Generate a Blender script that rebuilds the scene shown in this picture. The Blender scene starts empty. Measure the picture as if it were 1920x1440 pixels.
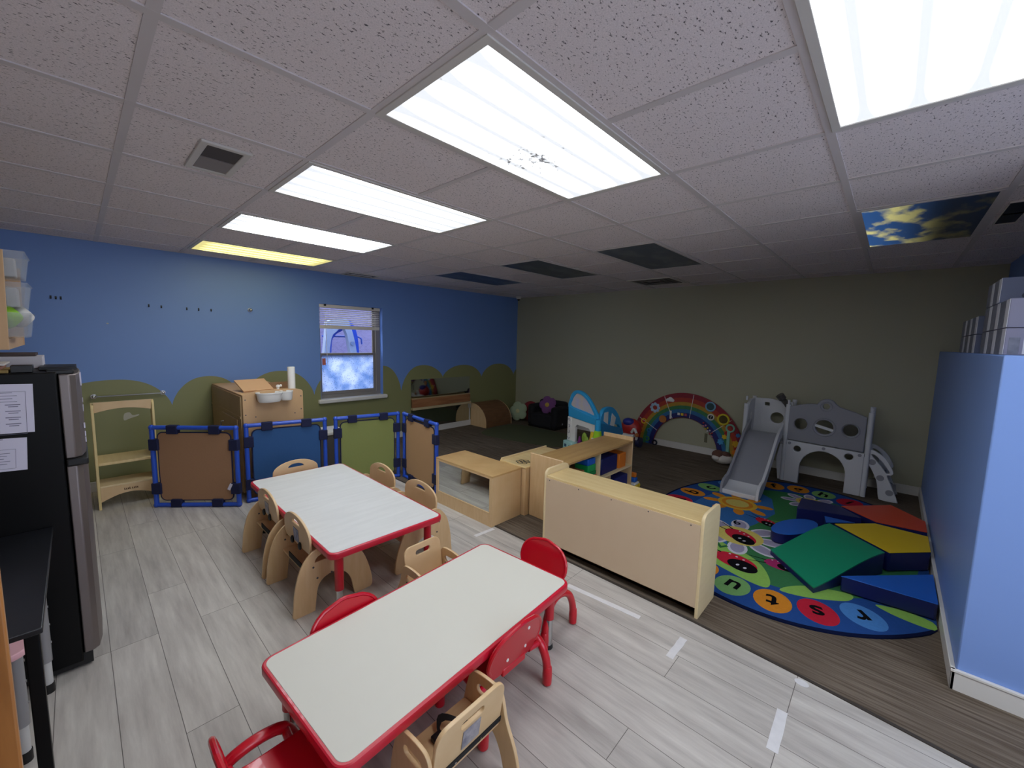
import bpy, math, random
from mathutils import Matrix, Vector
random.seed(7)
sc = bpy.context.scene
COL = sc.collection
PI = math.pi
R = math.radians

# ------------------------------------------------------------------ helpers
def lin(h):
    h = h.lstrip('#')
    o = []
    for i in (0, 2, 4):
        c = int(h[i:i+2], 16) / 255
        o.append(c / 12.92 if c <= .04045 else ((c + .055) / 1.055) ** 2.4)
    return (o[0], o[1], o[2], 1)

MATS = {}
def mat(name, hexc, rough=.5, metal=0, spec=.5, var=0, vscale=6, stretch=(1, 1, 1), bump=0, bscale=40, coat=0, hex2=None, detail=4):
    """Principled material; var mixes toward hex2 (or a darker tone) with noise in object space."""
    if name in MATS:
        return MATS[name]
    m = bpy.data.materials.new(name); m.use_nodes = True
    nt = m.node_tree; b = nt.nodes['Principled BSDF']
    b.inputs['Roughness'].default_value = rough
    b.inputs['Metallic'].default_value = metal
    b.inputs['Specular IOR Level'].default_value = spec
    b.inputs['Coat Weight'].default_value = coat
    c = lin(hexc)
    b.inputs['Base Color'].default_value = c
    if var or bump:
        tc = nt.nodes.new('ShaderNodeTexCoord'); mp = nt.nodes.new('ShaderNodeMapping')
        mp.inputs['Scale'].default_value = stretch
        nt.links.new(tc.outputs['Object'], mp.inputs['Vector'])
    if var:
        n = nt.nodes.new('ShaderNodeTexNoise'); n.inputs['Scale'].default_value = vscale; n.inputs['Detail'].default_value = detail
        nt.links.new(mp.outputs[0], n.inputs['Vector'])
        r = nt.nodes.new('ShaderNodeMapRange'); r.inputs[1].default_value = .35; r.inputs[2].default_value = .65
        r.inputs[3].default_value = 0; r.inputs[4].default_value = var
        nt.links.new(n.outputs['Fac'], r.inputs[0])
        mx = nt.nodes.new('ShaderNodeMix'); mx.data_type = 'RGBA'
        mx.inputs[6].default_value = c
        mx.inputs[7].default_value = lin(hex2) if hex2 else (c[0]*.55, c[1]*.5, c[2]*.45, 1)
        nt.links.new(r.outputs[0], mx.inputs[0]); nt.links.new(mx.outputs[2], b.inputs['Base Color'])
    if bump:
        n2 = nt.nodes.new('ShaderNodeTexNoise'); n2.inputs['Scale'].default_value = bscale; n2.inputs['Detail'].default_value = 3
        nt.links.new(mp.outputs[0], n2.inputs['Vector'])
        bp = nt.nodes.new('ShaderNodeBump'); bp.inputs['Strength'].default_value = bump; bp.inputs['Distance'].default_value = .01
        nt.links.new(n2.outputs['Fac'], bp.inputs['Height']); nt.links.new(bp.outputs[0], b.inputs['Normal'])
    MATS[name] = m
    return m

def MXZ(x=0, y=0, z=0):   # plate drawn in (X, Z), thickness along Y
    return Matrix(((1, 0, 0, x), (0, 0, -1, y), (0, 1, 0, z), (0, 0, 0, 1)))
def MYZ(x=0, y=0, z=0):   # plate drawn in (Y, Z), thickness along X
    return Matrix(((0, 0, 1, x), (1, 0, 0, y), (0, 1, 0, z), (0, 0, 0, 1)))
def T(x, y, z): return Matrix.Translation((x, y, z))
def RZ(a): return Matrix.Rotation(a, 4, 'Z')
def RX(a): return Matrix.Rotation(a, 4, 'X')
def RY(a): return Matrix.Rotation(a, 4, 'Y')

def rrect(x0, y0, x1, y1, r, n=5):
    out = []
    for cx, cy, a in ((x1-r, y1-r, 0), (x0+r, y1-r, 90), (x0+r, y0+r, 180), (x1-r, y0+r, 270)):
        for i in range(n+1):
            t = R(a + 90*i/n); out.append((cx + r*math.cos(t), cy + r*math.sin(t)))
    return out
def ell(cx, cy, a, b, n=28):
    return [(cx + a*math.cos(2*PI*i/n), cy + b*math.sin(2*PI*i/n)) for i in range(n)]
def spl(pts, n=5):          # closed Catmull-Rom
    out = []; k = len(pts)
    for i in range(k):
        p0, p1, p2, p3 = (Vector(pts[(i+j-1) % k]) for j in range(4))
        for s in range(n):
            t = s/n
            out.append(tuple(.5*((2*p1) + (p2-p0)*t + (2*p0-5*p1+4*p2-p3)*t*t + (3*p1-p0-3*p2+p3)*t**3)))
    return out
def ospl(pts, n=6):         # open Catmull-Rom, 3D
    out = []; k = len(pts); P = [Vector(p) for p in pts]
    for i in range(k-1):
        p0, p1, p2, p3 = P[max(i-1, 0)], P[i], P[i+1], P[min(i+2, k-1)]
        for s in range(n):
            t = s/n
            out.append(.5*((2*p1) + (p2-p0)*t + (2*p0-5*p1+4*p2-p3)*t*t + (3*p1-p0-3*p2+p3)*t**3))
    out.append(P[-1]); return out

def curve_mesh(cu):
    o = bpy.data.objects.new('tmp', cu); COL.objects.link(o)
    dg = bpy.context.evaluated_depsgraph_get()
    me = bpy.data.meshes.new_from_object(o.evaluated_get(dg))
    bpy.data.objects.remove(o); bpy.data.curves.remove(cu)
    return me

class MB:
    def __init__(s): s.v = []; s.f = []; s.m = []
    def raw(s, vs, fs, m=0, M=None):
        k = len(s.v)
        s.v += [(M @ Vector(p)) if M else Vector(p) for p in vs]
        for f in fs: s.f.append([i+k for i in f]); s.m.append(m)
        return s
    def box(s, x0, y0, z0, x1, y1, z1, m=0, M=None):
        vs = [(x0,y0,z0),(x1,y0,z0),(x1,y1,z0),(x0,y1,z0),(x0,y0,z1),(x1,y0,z1),(x1,y1,z1),(x0,y1,z1)]
        return s.raw(vs, [(3,2,1,0),(4,5,6,7),(0,1,5,4),(1,2,6,5),(2,3,7,6),(3,0,4,7)], m, M)
    def prism(s, poly, z0, z1, m=0, M=None):
        n = len(poly)
        a = sum(poly[i][0]*poly[(i+1)%n][1]-poly[(i+1)%n][0]*poly[i][1] for i in range(n))
        if a < 0: poly = poly[::-1]
        vs = [(p[0],p[1],z0) for p in poly] + [(p[0],p[1],z1) for p in poly]
        fs = [list(range(n))[::-1], list(range(n,2*n))] + [(i,(i+1)%n,(i+1)%n+n,i+n) for i in range(n)]
        return s.raw(vs, fs, m, M)
    def flat(s, poly, z, m=0, M=None):
        n = len(poly)
        a = sum(poly[i][0]*poly[(i+1)%n][1]-poly[(i+1)%n][0]*poly[i][1] for i in range(n))
        if a < 0: poly = poly[::-1]
        return s.raw([(p[0],p[1],z) for p in poly], [list(range(n))], m, M)
    def ring(s, outer, inner, z0, z1, m=0, M=None):   # same point count
        n = len(outer)
        vs = [(p[0],p[1],z0) for p in outer]+[(p[0],p[1],z0) for p in inner]+[(p[0],p[1],z1) for p in outer]+[(p[0],p[1],z1) for p in inner]
        fs = []
        for i in range(n):
            j = (i+1)%n
            fs += [(i,i+n,j+n,j),(i+2*n,j+2*n,j+3*n,i+3*n),(i,j,j+2*n,i+2*n),(i+n,i+3*n,j+3*n,j+n)]
        return s.raw(vs, fs, m, M)
    def plate(s, outer, holes=(), t=.012, M=None, m=0, bev=0.0):
        cu = bpy.data.curves.new('c', 'CURVE'); cu.dimensions = '2D'; cu.fill_mode = 'BOTH'
        cu.extrude = t/2 - bev
        if bev: cu.bevel_depth = bev; cu.bevel_resolution = 1; cu.offset = -bev
        for poly in [outer, *holes]:
            sp = cu.splines.new('POLY'); sp.points.add(len(poly)-1); sp.use_cyclic_u = True
            for i, p in enumerate(poly): sp.points[i].co = (p[0], p[1], 0, 1)
        me = curve_mesh(cu)
        s.raw([v.co[:] for v in me.vertices], [list(p.vertices) for p in me.polygons], m, M)
        bpy.data.meshes.remove(me); return s
    def text(s, body, size, t, M=None, m=0, ax='CENTER', ay='CENTER'):
        cu = bpy.data.curves.new('t', 'FONT'); cu.body = body; cu.size = size; cu.extrude = t/2
        cu.align_x = ax; cu.align_y = ay; cu.resolution_u = 3; cu.offset = size*.02
        me = curve_mesh(cu)
        s.raw([v.co[:] for v in me.vertices], [list(p.vertices) for p in me.polygons], m, M)
        bpy.data.meshes.remove(me); return s
    def tube(s, pts, r, seg=10, m=0, closed=False, M=None):
        P = [Vector(p) for p in pts]; n = len(P); rr = r if isinstance(r, (list, tuple)) else [r]*n
        tang = []
        for i in range(n):
            a = P[(i-1)%n] if closed or i else P[i]; b = P[(i+1)%n] if closed or i < n-1 else P[i]
            tang.append((b-a).normalized())
        up = Vector((0,0,1)) if abs(tang[0].z) < .9 else Vector((1,0,0))
        nrm = (up - tang[0]*up.dot(tang[0])).normalized()
        vs = []; fs = []
        for i in range(n):
            nrm = (nrm - tang[i]*nrm.dot(tang[i])).normalized(); bi = tang[i].cross(nrm)
            for k in range(seg):
                a = 2*PI*k/seg; vs.append(P[i] + (nrm*math.cos(a)+bi*math.sin(a))*rr[i])
        for i in range(n if closed else n-1):
            j = (i+1)%n
            for k in range(seg):
                l = (k+1)%seg; fs.append((i*seg+k, i*seg+l, j*seg+l, j*seg+k))
        if not closed: fs += [list(range(seg))[::-1], [(n-1)*seg+k for k in range(seg)]]
        return s.raw(vs, fs, m, M)
    def lathe(s, prof, seg=20, m=0, M=None):          # (r, z) bottom to top
        vs = []; fs = []; n = len(prof)
        for r, z in prof:
            for k in range(seg):
                a = 2*PI*k/seg; vs.append((r*math.cos(a), r*math.sin(a), z))
        for i in range(n-1):
            for k in range(seg):
                l = (k+1)%seg; fs.append((i*seg+k, i*seg+l, (i+1)*seg+l, (i+1)*seg+k))
        if prof[0][0] > 1e-5: fs.append(list(range(seg))[::-1])
        if prof[-1][0] > 1e-5: fs.append([(n-1)*seg+k for k in range(seg)])
        return s.raw(vs, fs, m, M)
    def cyl(s, r, z0, z1, seg=16, m=0, M=None): return s.lathe([(r,z0),(r,z1)], seg, m, M)
    def sph(s, c, rad, seg=16, m=0, M=None):
        rad = rad if isinstance(rad,(tuple,list)) else (rad,)*3
        pr = [(math.sin(PI*i/10), -math.cos(PI*i/10)) for i in range(11)]; pr[0]=(0,-1); pr[-1]=(0,1)
        MM = T(*c) @ Matrix.Diagonal((*rad,1))
        return s.lathe([(max(a,1e-6),b) for a,b in pr], seg, m, (M @ MM) if M else MM)
    def pillow(s, rf, H, m=0, M=None, n=60, k=8):     # soft flat cushion with outline rf(angle)
        vs = [(0,0,H)]; fs = []
        for side in (1,-1):
            if side == -1: vs.append((0,0,-H)); c = len(vs)-1
            else: c = 0
            base = len(vs)
            for i in range(1,k+1):
                q = math.sin(PI/2*i/k)
                z = side*H*max(0,1-q**2.4)**.5
                for j in range(n):
                    a = 2*PI*j/n; f = q if q < .35 else q
                    vs.append((rf(a)*f*math.cos(a), rf(a)*f*math.sin(a), z))
            for j in range(n):
                l = (j+1)%n
                fs.append((c,base+j,base+l) if side==1 else (c,base+l,base+j))
                for i in range(k-1):
                    a0=base+i*n+j; a1=base+i*n+l
                    q4=(a0,a0+n,a1+n,a1); fs.append(q4 if side==1 else q4[::-1])
        return s.raw(vs, fs, m, M)
    def map(s, fn): s.v = [Vector(fn(p)) for p in s.v]; return s
    def mesh(s, name, mats, ang=35):
        me = bpy.data.meshes.new(name); me.from_pydata([tuple(p) for p in s.v], [], s.f)
        for q in (mats if isinstance(mats,(list,tuple)) else [mats]): me.materials.append(q)
        me.polygons.foreach_set('material_index', s.m)
        me.polygons.foreach_set('use_smooth', [True]*len(me.polygons))
        me.update(); me.set_sharp_from_angle(angle=R(ang)); return me

def obj(name, mb, mats, parent=None, loc=(0,0,0), rz=0, bevel=0, label=None, ang=35):
    o = bpy.data.objects.new(name, mb.mesh(name, mats, ang)); COL.objects.link(o)
    o.location = loc; o.rotation_euler = (0,0,rz)
    if parent: o.parent = parent
    if bevel:
        b = o.modifiers.new('Bevel','BEVEL'); b.width = bevel; b.segments = 2; b.limit_method = 'ANGLE'; b.angle_limit = R(40)
    if label: o['label'] = label
    return o
def tag(o, label, cat, group=None):
    o['label'] = label; o['category'] = cat
    if group: o['group'] = group
    return o
def thing(name, label, cat, loc=(0,0,0), rz=0, group=None):
    o = bpy.data.objects.new(name, None); COL.objects.link(o); o.empty_display_size = .1
    o.location = loc; o.rotation_euler = (0,0,rz)
    return tag(o, label, cat, group)
def struct(name, mb, mats, parent=None, bevel=0, ang=35):
    o = obj(name, mb, mats, parent, bevel=bevel, ang=ang)
    if not parent: o['kind'] = 'structure'
    return o
def kids(o): return [c for c in COL.objects if c.parent == o]
def dup(root, loc, rz, label, group=None):
    r = root.copy(); COL.objects.link(r); r.location = loc; r.rotation_euler = (0,0,rz); r['label'] = label
    if group: r['group'] = group
    for c in kids(root):
        d = c.copy(); COL.objects.link(d); d.parent = r
        for g in kids(c):
            e = g.copy(); COL.objects.link(e); e.parent = d
    return r

# ------------------------------------------------------------------ materials
birch = mat('birch_plywood', 'D9B98C', .42, var=.35, vscale=7, stretch=(1,6,1), hex2='C79F6C', coat=.15)
birch_edge = mat('plywood_edge', 'DDBE8E', .5, var=.5, vscale=30, stretch=(1,1,3), hex2='B98F5C')
maple = mat('maple_laminate', 'E2CDA0', .45, var=.25, vscale=5, stretch=(1,1,7), hex2='D2B684', coat=.1)
maple_top = mat('maple_top', 'E4CB94', .35, var=.35, vscale=5, stretch=(6,.6,1), hex2='CBA566', coat=.3)
backpan = mat('hardboard_back', 'CDB698', .6, var=.15, vscale=9, hex2='C2A888')
oak = mat('honey_oak', 'B4783C', .4, var=.6, vscale=9, stretch=(4,4,.5), hex2='8E5A28', coat=.3)
ply_tan = mat('tan_laminate', 'C6A074', .5, var=.2, vscale=5, hex2='B58C5E')
ply_dark = mat('tan_side_laminate', 'B29468', .55, var=.2, vscale=5, hex2='A08257')
white_lam = mat('white_marbled_laminate', 'D6D6D2', .5, spec=.3, var=.3, vscale=5, stretch=(5,.7,1), hex2='BFBFBA')
cream_lam = mat('cream_laminate', 'D4D1C4', .55, spec=.3, var=.08, vscale=3, hex2='CBC7B8')
red_edge = mat('red_edge_band', 'C51C33', .35, coat=.2)
red_pl = mat('red_plastic', 'C30B22', .28, coat=.3)
red_dk = mat('red_powder_coat', 'BE1427', .3, coat=.3)
chrome = mat('chrome', 'C8C8C8', .2, metal=1)
steel = mat('brushed_steel', '857C79', .5, metal=.85)
steel2 = mat('satin_metal', 'A6A6A6', .35, metal=.9)
blackm = mat('black_plastic', '0E0E10', .45)
blacks = mat('black_satin', '070708', .45, spec=.2)
blackf = mat('black_fabric', '17171C', .9, bump=.2, bscale=120)
webbing = mat('black_webbing', '121214', .8)
white_p = mat('white_plastic', 'E4E2DC', .35, coat=.1)
trimw = mat('white_trim_paint', 'D9D6D0', .45)
dirtyw = mat('offwhite_metal', 'CFCBC6', .5)
wall_blue = mat('blue_wall_paint', '6E90CE', .42, var=.12, vscale=1.3, hex2='6587C4', bump=.04, bscale=25)
block_blue = mat('light_blue_wall_paint', '7E9EDC', .45, bump=.03, bscale=25)
wall_olive = mat('olive_wall_paint', 'ADAB92', .5, var=.1, vscale=1.2, hex2='A4A288', bump=.04, bscale=25)
wall_green = mat('olive_green_mural_paint', '86865A', .45, var=.1, vscale=1.5, hex2='7D7D52', bump=.04, bscale=25)
wall_grey = mat('beige_wall_paint', 'B9B2A8', .6)
gate_blue = mat('gate_blue_pipe', '2450BE', .35, coat=.2)
gate_strap = mat('navy_strap', '10163C', .85)
g_brown = mat('brown_canvas', 'A07858', .8, bump=.1, bscale=90)
g_tan = mat('tan_canvas', 'B48E66', .8, bump=.1, bscale=90)
g_blue = mat('blue_canvas', '204F84', .7, bump=.1, bscale=30)
g_green = mat('green_canvas', '80884A', .75, bump=.1, bscale=40)
vin = lambda n, h: mat(n, h, .42, bump=.12, bscale=9)
v_navy, v_blue, v_green, v_yel, v_red = vin('navy_vinyl','141C58'), vin('blue_vinyl','1C5FBE'), vin('green_vinyl','128B66'), vin('yellow_vinyl','E2BE18'), vin('red_vinyl','D84A28')
grey_pl = mat('grey_plastic', '92949C', .4)
ltgrey_pl = mat('light_grey_plastic', 'D6D8DC', .38)
dkgrey_pl = mat('dark_grey_plastic', '4A4A4E', .45)
P = lambda n, h, r=.4: mat(n, h, r)
sky_blue = P('sky_blue_plastic','2C9FD6'); teal_bl = P('teal_blue_plastic','1F7FB4'); mint = P('mint_plastic','A9D6CF'); lime = P('lime_plastic','A6DE28'); yellow = P('yellow_plastic','E8C830')
orange = P('orange_block','DE7A22'); navy_b = P('navy_block','232A6E',.6); green_b = P('green_block','1F9A50'); redb = P('red_block','C8341F'); purple = P('purple_plastic','7A2E78'); pink = P('pink_plastic','E0A0AA')
paper = mat('white_paper', 'D6D2E2', .8); ink = mat('grey_ink', '77758A', .8)
mirror = mat('mirror_acrylic', 'D8DCDA', .03, metal=1)
mirror_dk = mat('smoked_mirror_acrylic', 'B9BDB8', .04, metal=1)

# planks
def plank_mat():
    m = bpy.data.materials.new('grey_vinyl_plank'); m.use_nodes = True; nt = m.node_tree; b = nt.nodes['Principled BSDF']
    N = nt.nodes.new; L = nt.links.new
    tc = N('ShaderNodeTexCoord'); mp = N('ShaderNodeMapping'); L(tc.outputs['Object'], mp.inputs[0])
    mp.inputs['Rotation'].default_value = (0,0,R(90)); mp.inputs['Location'].default_value = (.55,.0709,0)
    br = N('ShaderNodeTexBrick'); L(mp.outputs[0], br.inputs['Vector'])
    br.inputs['Scale'].default_value = 1; br.inputs['Brick Width'].default_value = 1.22; br.inputs['Row Height'].default_value = .1755
    br.inputs['Mortar Size'].default_value = .0013; br.inputs['Mortar Smooth'].default_value = .1; br.offset = .37; br.offset_frequency = 3
    br.inputs['Color1'].default_value = (0,0,0,1); br.inputs['Color2'].default_value = (1,1,1,1); br.inputs['Mortar'].default_value = (.5,.5,.5,1)
    n1 = N('ShaderNodeTexNoise'); m1 = N('ShaderNodeMapping'); m1.inputs['Scale'].default_value = (9,.9,1); L(tc.outputs['Object'], m1.inputs[0])
    ad = N('ShaderNodeVectorMath'); ad.operation = 'ADD'; L(m1.outputs[0], ad.inputs[0]); L(br.outputs['Color'], ad.inputs[1]); 
    L(ad.outputs[0], n1.inputs['Vector']); n1.inputs['Scale'].default_value = 2.2; n1.inputs['Detail'].default_value = 6; n1.inputs['Roughness'].default_value = .62
    cr = N('ShaderNodeValToRGB'); cr.color_ramp.elements[0].position = .3; cr.color_ramp.elements[1].position = .72
    cr.color_ramp.elements[0].color = lin('A39C95'); cr.color_ramp.elements[1].color = lin('CDC8BF'); L(n1.outputs['Fac'], cr.inputs[0])
    mx = N('ShaderNodeMix'); mx.data_type = 'RGBA'; mx.blend_type = 'MULTIPLY'; mx.inputs[0].default_value = 1
    r = N('ShaderNodeMapRange'); r.inputs[3].default_value = .9; r.inputs[4].default_value = 1.06; L(br.outputs['Color'], r.inputs[0])
    L(cr.outputs[0], mx.inputs[6]); L(r.outputs[0], mx.inputs[7])
    m2 = N('ShaderNodeMix'); m2.data_type = 'RGBA'; L(br.outputs['Fac'], m2.inputs[0]); L(mx.outputs[2], m2.inputs[6]); m2.inputs[7].default_value = lin('5E5853')
    L(m2.outputs[2], b.inputs['Base Color']); b.inputs['Roughness'].default_value = .42
    bp = N('ShaderNodeBump'); bp.inputs['Strength'].default_value = .15; bp.inputs['Distance'].default_value = .002; L(n1.outputs['Fac'], bp.inputs['Height']); L(bp.outputs[0], b.inputs['Normal'])
    return m
def carpet_mat():
    m = bpy.data.materials.new('brown_ribbed_carpet'); m.use_nodes = True; nt = m.node_tree; b = nt.nodes['Principled BSDF']
    N = nt.nodes.new; L = nt.links.new
    tc = N('ShaderNodeTexCoord'); mp = N('ShaderNodeMapping'); mp.inputs['Scale'].default_value = (70,2.2,1); L(tc.outputs['Object'], mp.inputs[0])
    n = N('ShaderNodeTexNoise'); n.inputs['Scale'].default_value = 1.2; n.inputs['Detail'].default_value = 5; L(mp.outputs[0], n.inputs['Vector'])
    n2 = N('ShaderNodeTexNoise'); n2.inputs['Scale'].default_value = 1.6; n2.inputs['Detail'].default_value = 3; L(tc.outputs['Object'], n2.inputs['Vector'])
    cr = N('ShaderNodeValToRGB'); cr.color_ramp.elements[0].position = .33; cr.color_ramp.elements[1].position = .68
    cr.color_ramp.elements[0].color = lin('51463B'); cr.color_ramp.elements[1].color = lin('796D5F'); L(n.outputs['Fac'], cr.inputs[0])
    mx = N('ShaderNodeMix'); mx.data_type = 'RGBA'; mx.blend_type = 'MULTIPLY'; mx.inputs[0].default_value = 1
    r = N('ShaderNodeMapRange'); r.inputs[1].default_value = .3; r.inputs[2].default_value = .7; r.inputs[3].default_value = .85; r.inputs[4].default_value = 1.1
    L(n2.outputs['Fac'], r.inputs[0]); L(cr.outputs[0], mx.inputs[6]); L(r.outputs[0], mx.inputs[7]); L(mx.outputs[2], b.inputs['Base Color'])
    b.inputs['Roughness'].default_value = .95; b.inputs['Specular IOR Level'].default_value = .15
    bp = N('ShaderNodeBump'); bp.inputs['Strength'].default_value = .5; bp.inputs['Distance'].default_value = .004; L(n.outputs['Fac'], bp.inputs['Height']); L(bp.outputs[0], b.inputs['Normal'])
    return m
def tile_mat():
    m = bpy.data.materials.new('mineral_fibre_ceiling_tile'); m.use_nodes = True; nt = m.node_tree; b = nt.nodes['Principled BSDF']
    N = nt.nodes.new; L = nt.links.new
    tc = N('ShaderNodeTexCoord'); mp = N('ShaderNodeMapping'); mp.inputs['Scale'].default_value = (1,1.8,1); L(tc.outputs['Object'], mp.inputs[0])
    n = N('ShaderNodeTexNoise'); n.inputs['Scale'].default_value = 75; n.inputs['Detail'].default_value = 3; n.inputs['Roughness'].default_value = .65; L(mp.outputs[0], n.inputs['Vector'])
    cr = N('ShaderNodeValToRGB'); e = cr.color_ramp.elements; e[0].position = .345; e[0].color = lin('6E686C'); e[1].position = .40; e[1].color = lin('E6DDDF')
    L(n.outputs['Fac'], cr.inputs[0])
    n2 = N('ShaderNodeTexNoise'); n2.inputs['Scale'].default_value = 260; n2.inputs['Detail'].default_value = 2; L(tc.outputs['Object'], n2.inputs['Vector'])
    r = N('ShaderNodeMapRange'); r.inputs[1].default_value = .3; r.inputs[2].default_value = .7; r.inputs[3].default_value = .88; r.inputs[4].default_value = 1.08; L(n2.outputs['Fac'], r.inputs[0])
    mx = N('ShaderNodeMix'); mx.data_type = 'RGBA'; mx.blend_type = 'MULTIPLY'; mx.inputs[0].default_value = 1
    L(cr.outputs[0], mx.inputs[6]); L(r.outputs[0], mx.inputs[7]); L(mx.outputs[2], b.inputs['Base Color'])
    b.inputs['Roughness'].default_value = .95; b.inputs['Specular IOR Level'].default_value = .1
    bp = N('ShaderNodeBump'); bp.inputs['Strength'].default_value = .4; bp.inputs['Distance'].default_value = .003; L(n.outputs['Fac'], bp.inputs['Height']); L(bp.outputs[0], b.inputs['Normal'])
    return m
planks, carpetm, tilem = plank_mat(), carpet_mat(), tile_mat()
teem = mat('painted_ceiling_tee', 'CFC8C9', .5)

# ------------------------------------------------------------------ room shell
U = .6096
XO, YB, ZC = 5.2, 4.621, 2.362
XL, YR, YK = -1.45, -1.58, -3.6
BX, BY, BZ = 1.86, -1.2, 1.53          # low wall block
WX0, WX1, WZ0, WZ1 = 1.385, 2.285, .70, 1.96

struct('floor', MB().box(XL-.1, YK-.1, -.06, XO+.1, YB+.1, 0), planks)
cp = [(1.335,YK),(1.40,-1.19),(1.445,-.68),(1.475,-.18),(1.50,1.40),(1.52,2.9),(1.53,YB),(XO,YB),(XO,YR),(1.86,YR),(1.86,YK)]
struct('floor_carpet', MB().prism(cp, -.002, .004), carpetm)
struct('trim_1', MB().prism([(p[0]-.012,p[1]) for p in cp[:7]]+[(p[0]+.004,p[1]) for p in cp[:7]][::-1], -.001, .0052), mat('dark_carpet_edge','3A332C',.7))

VAL = [(-2.1,.9),(-1.0,.95),(-.14,.78),(.5,.80),(1.30,.77),(1.95,.80),(2.59,.73),(3.38,.90),(4.26,.86),(5.12,.86),(6,.86)]
PK = [1.05,1.07,1.07,1.10,1.08,1.12,1.11,1.09,1.09,1.09]
def scal(x):
    for i in range(len(VAL)-1):
        (a,za),(b,zb) = VAL[i], VAL[i+1]
        if a <= x <= b:
            t = (x-a)/(b-a); u = abs(2*t-1); zv = za+(zb-za)*t
            return zv + (PK[i]-zv)*max(0,1-u**2.3)**.72
    return .9
wb = MB(); xs = sorted(set([round(XL+.02*i,3) for i in range(int((XO-XL)/.02)+1)]+[XO,WX0,WX1]+[v[0] for v in VAL if XL<v[0]<XO]))
for a, b in zip(xs, xs[1:]):
    sa, sb = scal(a+1e-6), scal(b-1e-6)
    q = lambda z0a,z0b,z1a,z1b,m: wb.raw([(a,YB,z0a),(b,YB,z0b),(b,YB,z1b),(a,YB,z1a)], [(0,1,2,3)], m)
    if a >= WX0-1e-6 and b <= WX1+1e-6:
        q(0,0,WZ0,WZ0,1); q(WZ1,WZ1,ZC,ZC,0)
    else:
        q(0,0,sa,sb,1); q(sa,sb,ZC,ZC,0)
wb.box(XL-.1,YB+.12,-.1,WX0,YB+.16,ZC+.1,0); wb.box(WX1,YB+.12,-.1,XO+.1,YB+.16,ZC+.1,0); wb.box(WX0,YB+.12,-.1,WX1,YB+.16,WZ0,0); wb.box(WX0,YB+.12,WZ1,WX1,YB+.16,ZC+.1,0)
wb.raw([(x,YB-.0012,z) for x,z in spl([(-.515,.665),(-.47,.68),(-.41,.70),(-.405,.715),(-.45,.71),(-.47,.74),(-.51,.73)],3)][::-1],[list(range(21))],2); wb.raw([(x,YB-.0012,z) for x,z in ell(-.575,1.61,.008,.006,10)][::-1],[list(range(10))],2)
struct('wall_back', wb, [wall_blue, wall_green, mat('plaster_patch','B9B6A6',.8)])
struct('wall_right', MB().box(XO,YR-.1,-.06,XO+.1,YB+.16,ZC+.1), wall_olive)
struct('wall_left', MB().box(XL-.1,YK-.1,-.06,XL,YB,ZC+.1), wall_grey)
NW = (-1.15, 1.55, .75, 2.15)
struct('wall_near', MB().box(XL,YK-.1,-.06,NW[0],YK,ZC+.1).box(NW[1],YK-.1,-.06,BX+.1,YK,ZC+.1).box(NW[0],YK-.1,-.06,NW[1],YK,NW[2]).box(NW[0],YK-.1,NW[3],NW[1],YK,ZC+.1), wall_grey)
struct('added_window', MB().ring([(NW[0],NW[2]),(NW[1],NW[2]),(NW[1],NW[3]),(NW[0],NW[3])],[(NW[0]+.05,NW[2]+.05),(NW[1]-.05,NW[2]+.05),(NW[1]-.05,NW[3]-.05),(NW[0]+.05,NW[3]-.05)],-.03,.03,0,MXZ(0,YK-.05,0)).box(.17,YK-.08,NW[2],.23,YK-.02,NW[3]), trimw)  # unseen window added behind the camera so daylight brightens the room
struct('wall_alcove', MB().box(BX+.05,YR-.1,BZ,XO,YR,ZC+.1).box(BX+.0,YK,BZ,BX+.1,YR-.0,ZC+.1), wall_blue)
struct('wall_low', MB().box(BX,YR-.1,0,XO,BY,BZ).box(BX,YK,0,BX+.1,YR-.1,BZ), block_blue, bevel=.006)
bbm = trimw
struct('baseboard_back', MB().box(XL,YB-.014,0,XO,YB,.10).box(XL,YB-.018,.085,XO,YB,.10), bbm, bevel=.003)
struct('baseboard_right', MB().box(XO-.014,BY,0,XO,YB,.10).box(XO-.018,BY,.085,XO,YB,.10), bbm, bevel=.003)
struct('baseboard_block', MB().box(BX-.014,BY-.0,0,XO,BY+.014,.10).box(BX-.014,YK,0,BX,BY+.014,.10).box(BX-.016,BY,.088,XO,BY+.018,.102).box(BX-.018,YK,.088,BX,BY+.018,.102), bbm, bevel=.003)
struct('baseboard_left', MB().box(XL,YK,0,XL+.014,YB,.10), bbm)
struct('ceiling', MB().box(XL-.1,YK-.1,ZC,XO+.1,YB+.12,ZC+.05), tilem)
LIGHTS = [(0,0),(0,2),(0,4),(0,6),(0,-2),(0,-4)]  # last entry: extra fixture added out of view to raise room brightness
SKYP = [(4,1),(4,3),(4,5),(4,-2)]
PANEL = LIGHTS + SKYP
g = MB()
w = .015
i = math.ceil(XL/U)
while i*U < XO:
    x = i*U
    segs = [(YK,YB)]
    for (px,py) in PANEL:
        if px < i < px+2: segs = [s2 for (a,b) in segs for s2 in (((a,min(b,py*U)),(max(a,(py+1)*U),b)) if a<(py+1)*U and b>py*U else ((a,b),)) if s2[1]-s2[0]>.01]
    for a,b in segs:
        if x > BX and a < YR: a = YR
        g.box(x-w,a,ZC-.004,x+w,b,ZC+.002)
    i += 1
i = math.ceil(YK/U)
while i*U < YB:
    y = i*U; g.box(XL,y-w,ZC-.0045,XO if y > YR else BX,y+w,ZC+.002); i += 1
g.box(XL,YB-.022,ZC-.003,XO,YB,ZC); g.box(XO-.022,YR,ZC-.003,XO,YB,ZC); g.box(XL,YK,ZC-.003,XL+.022,YB,ZC)
struct('trim_2', g, teem)

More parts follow.
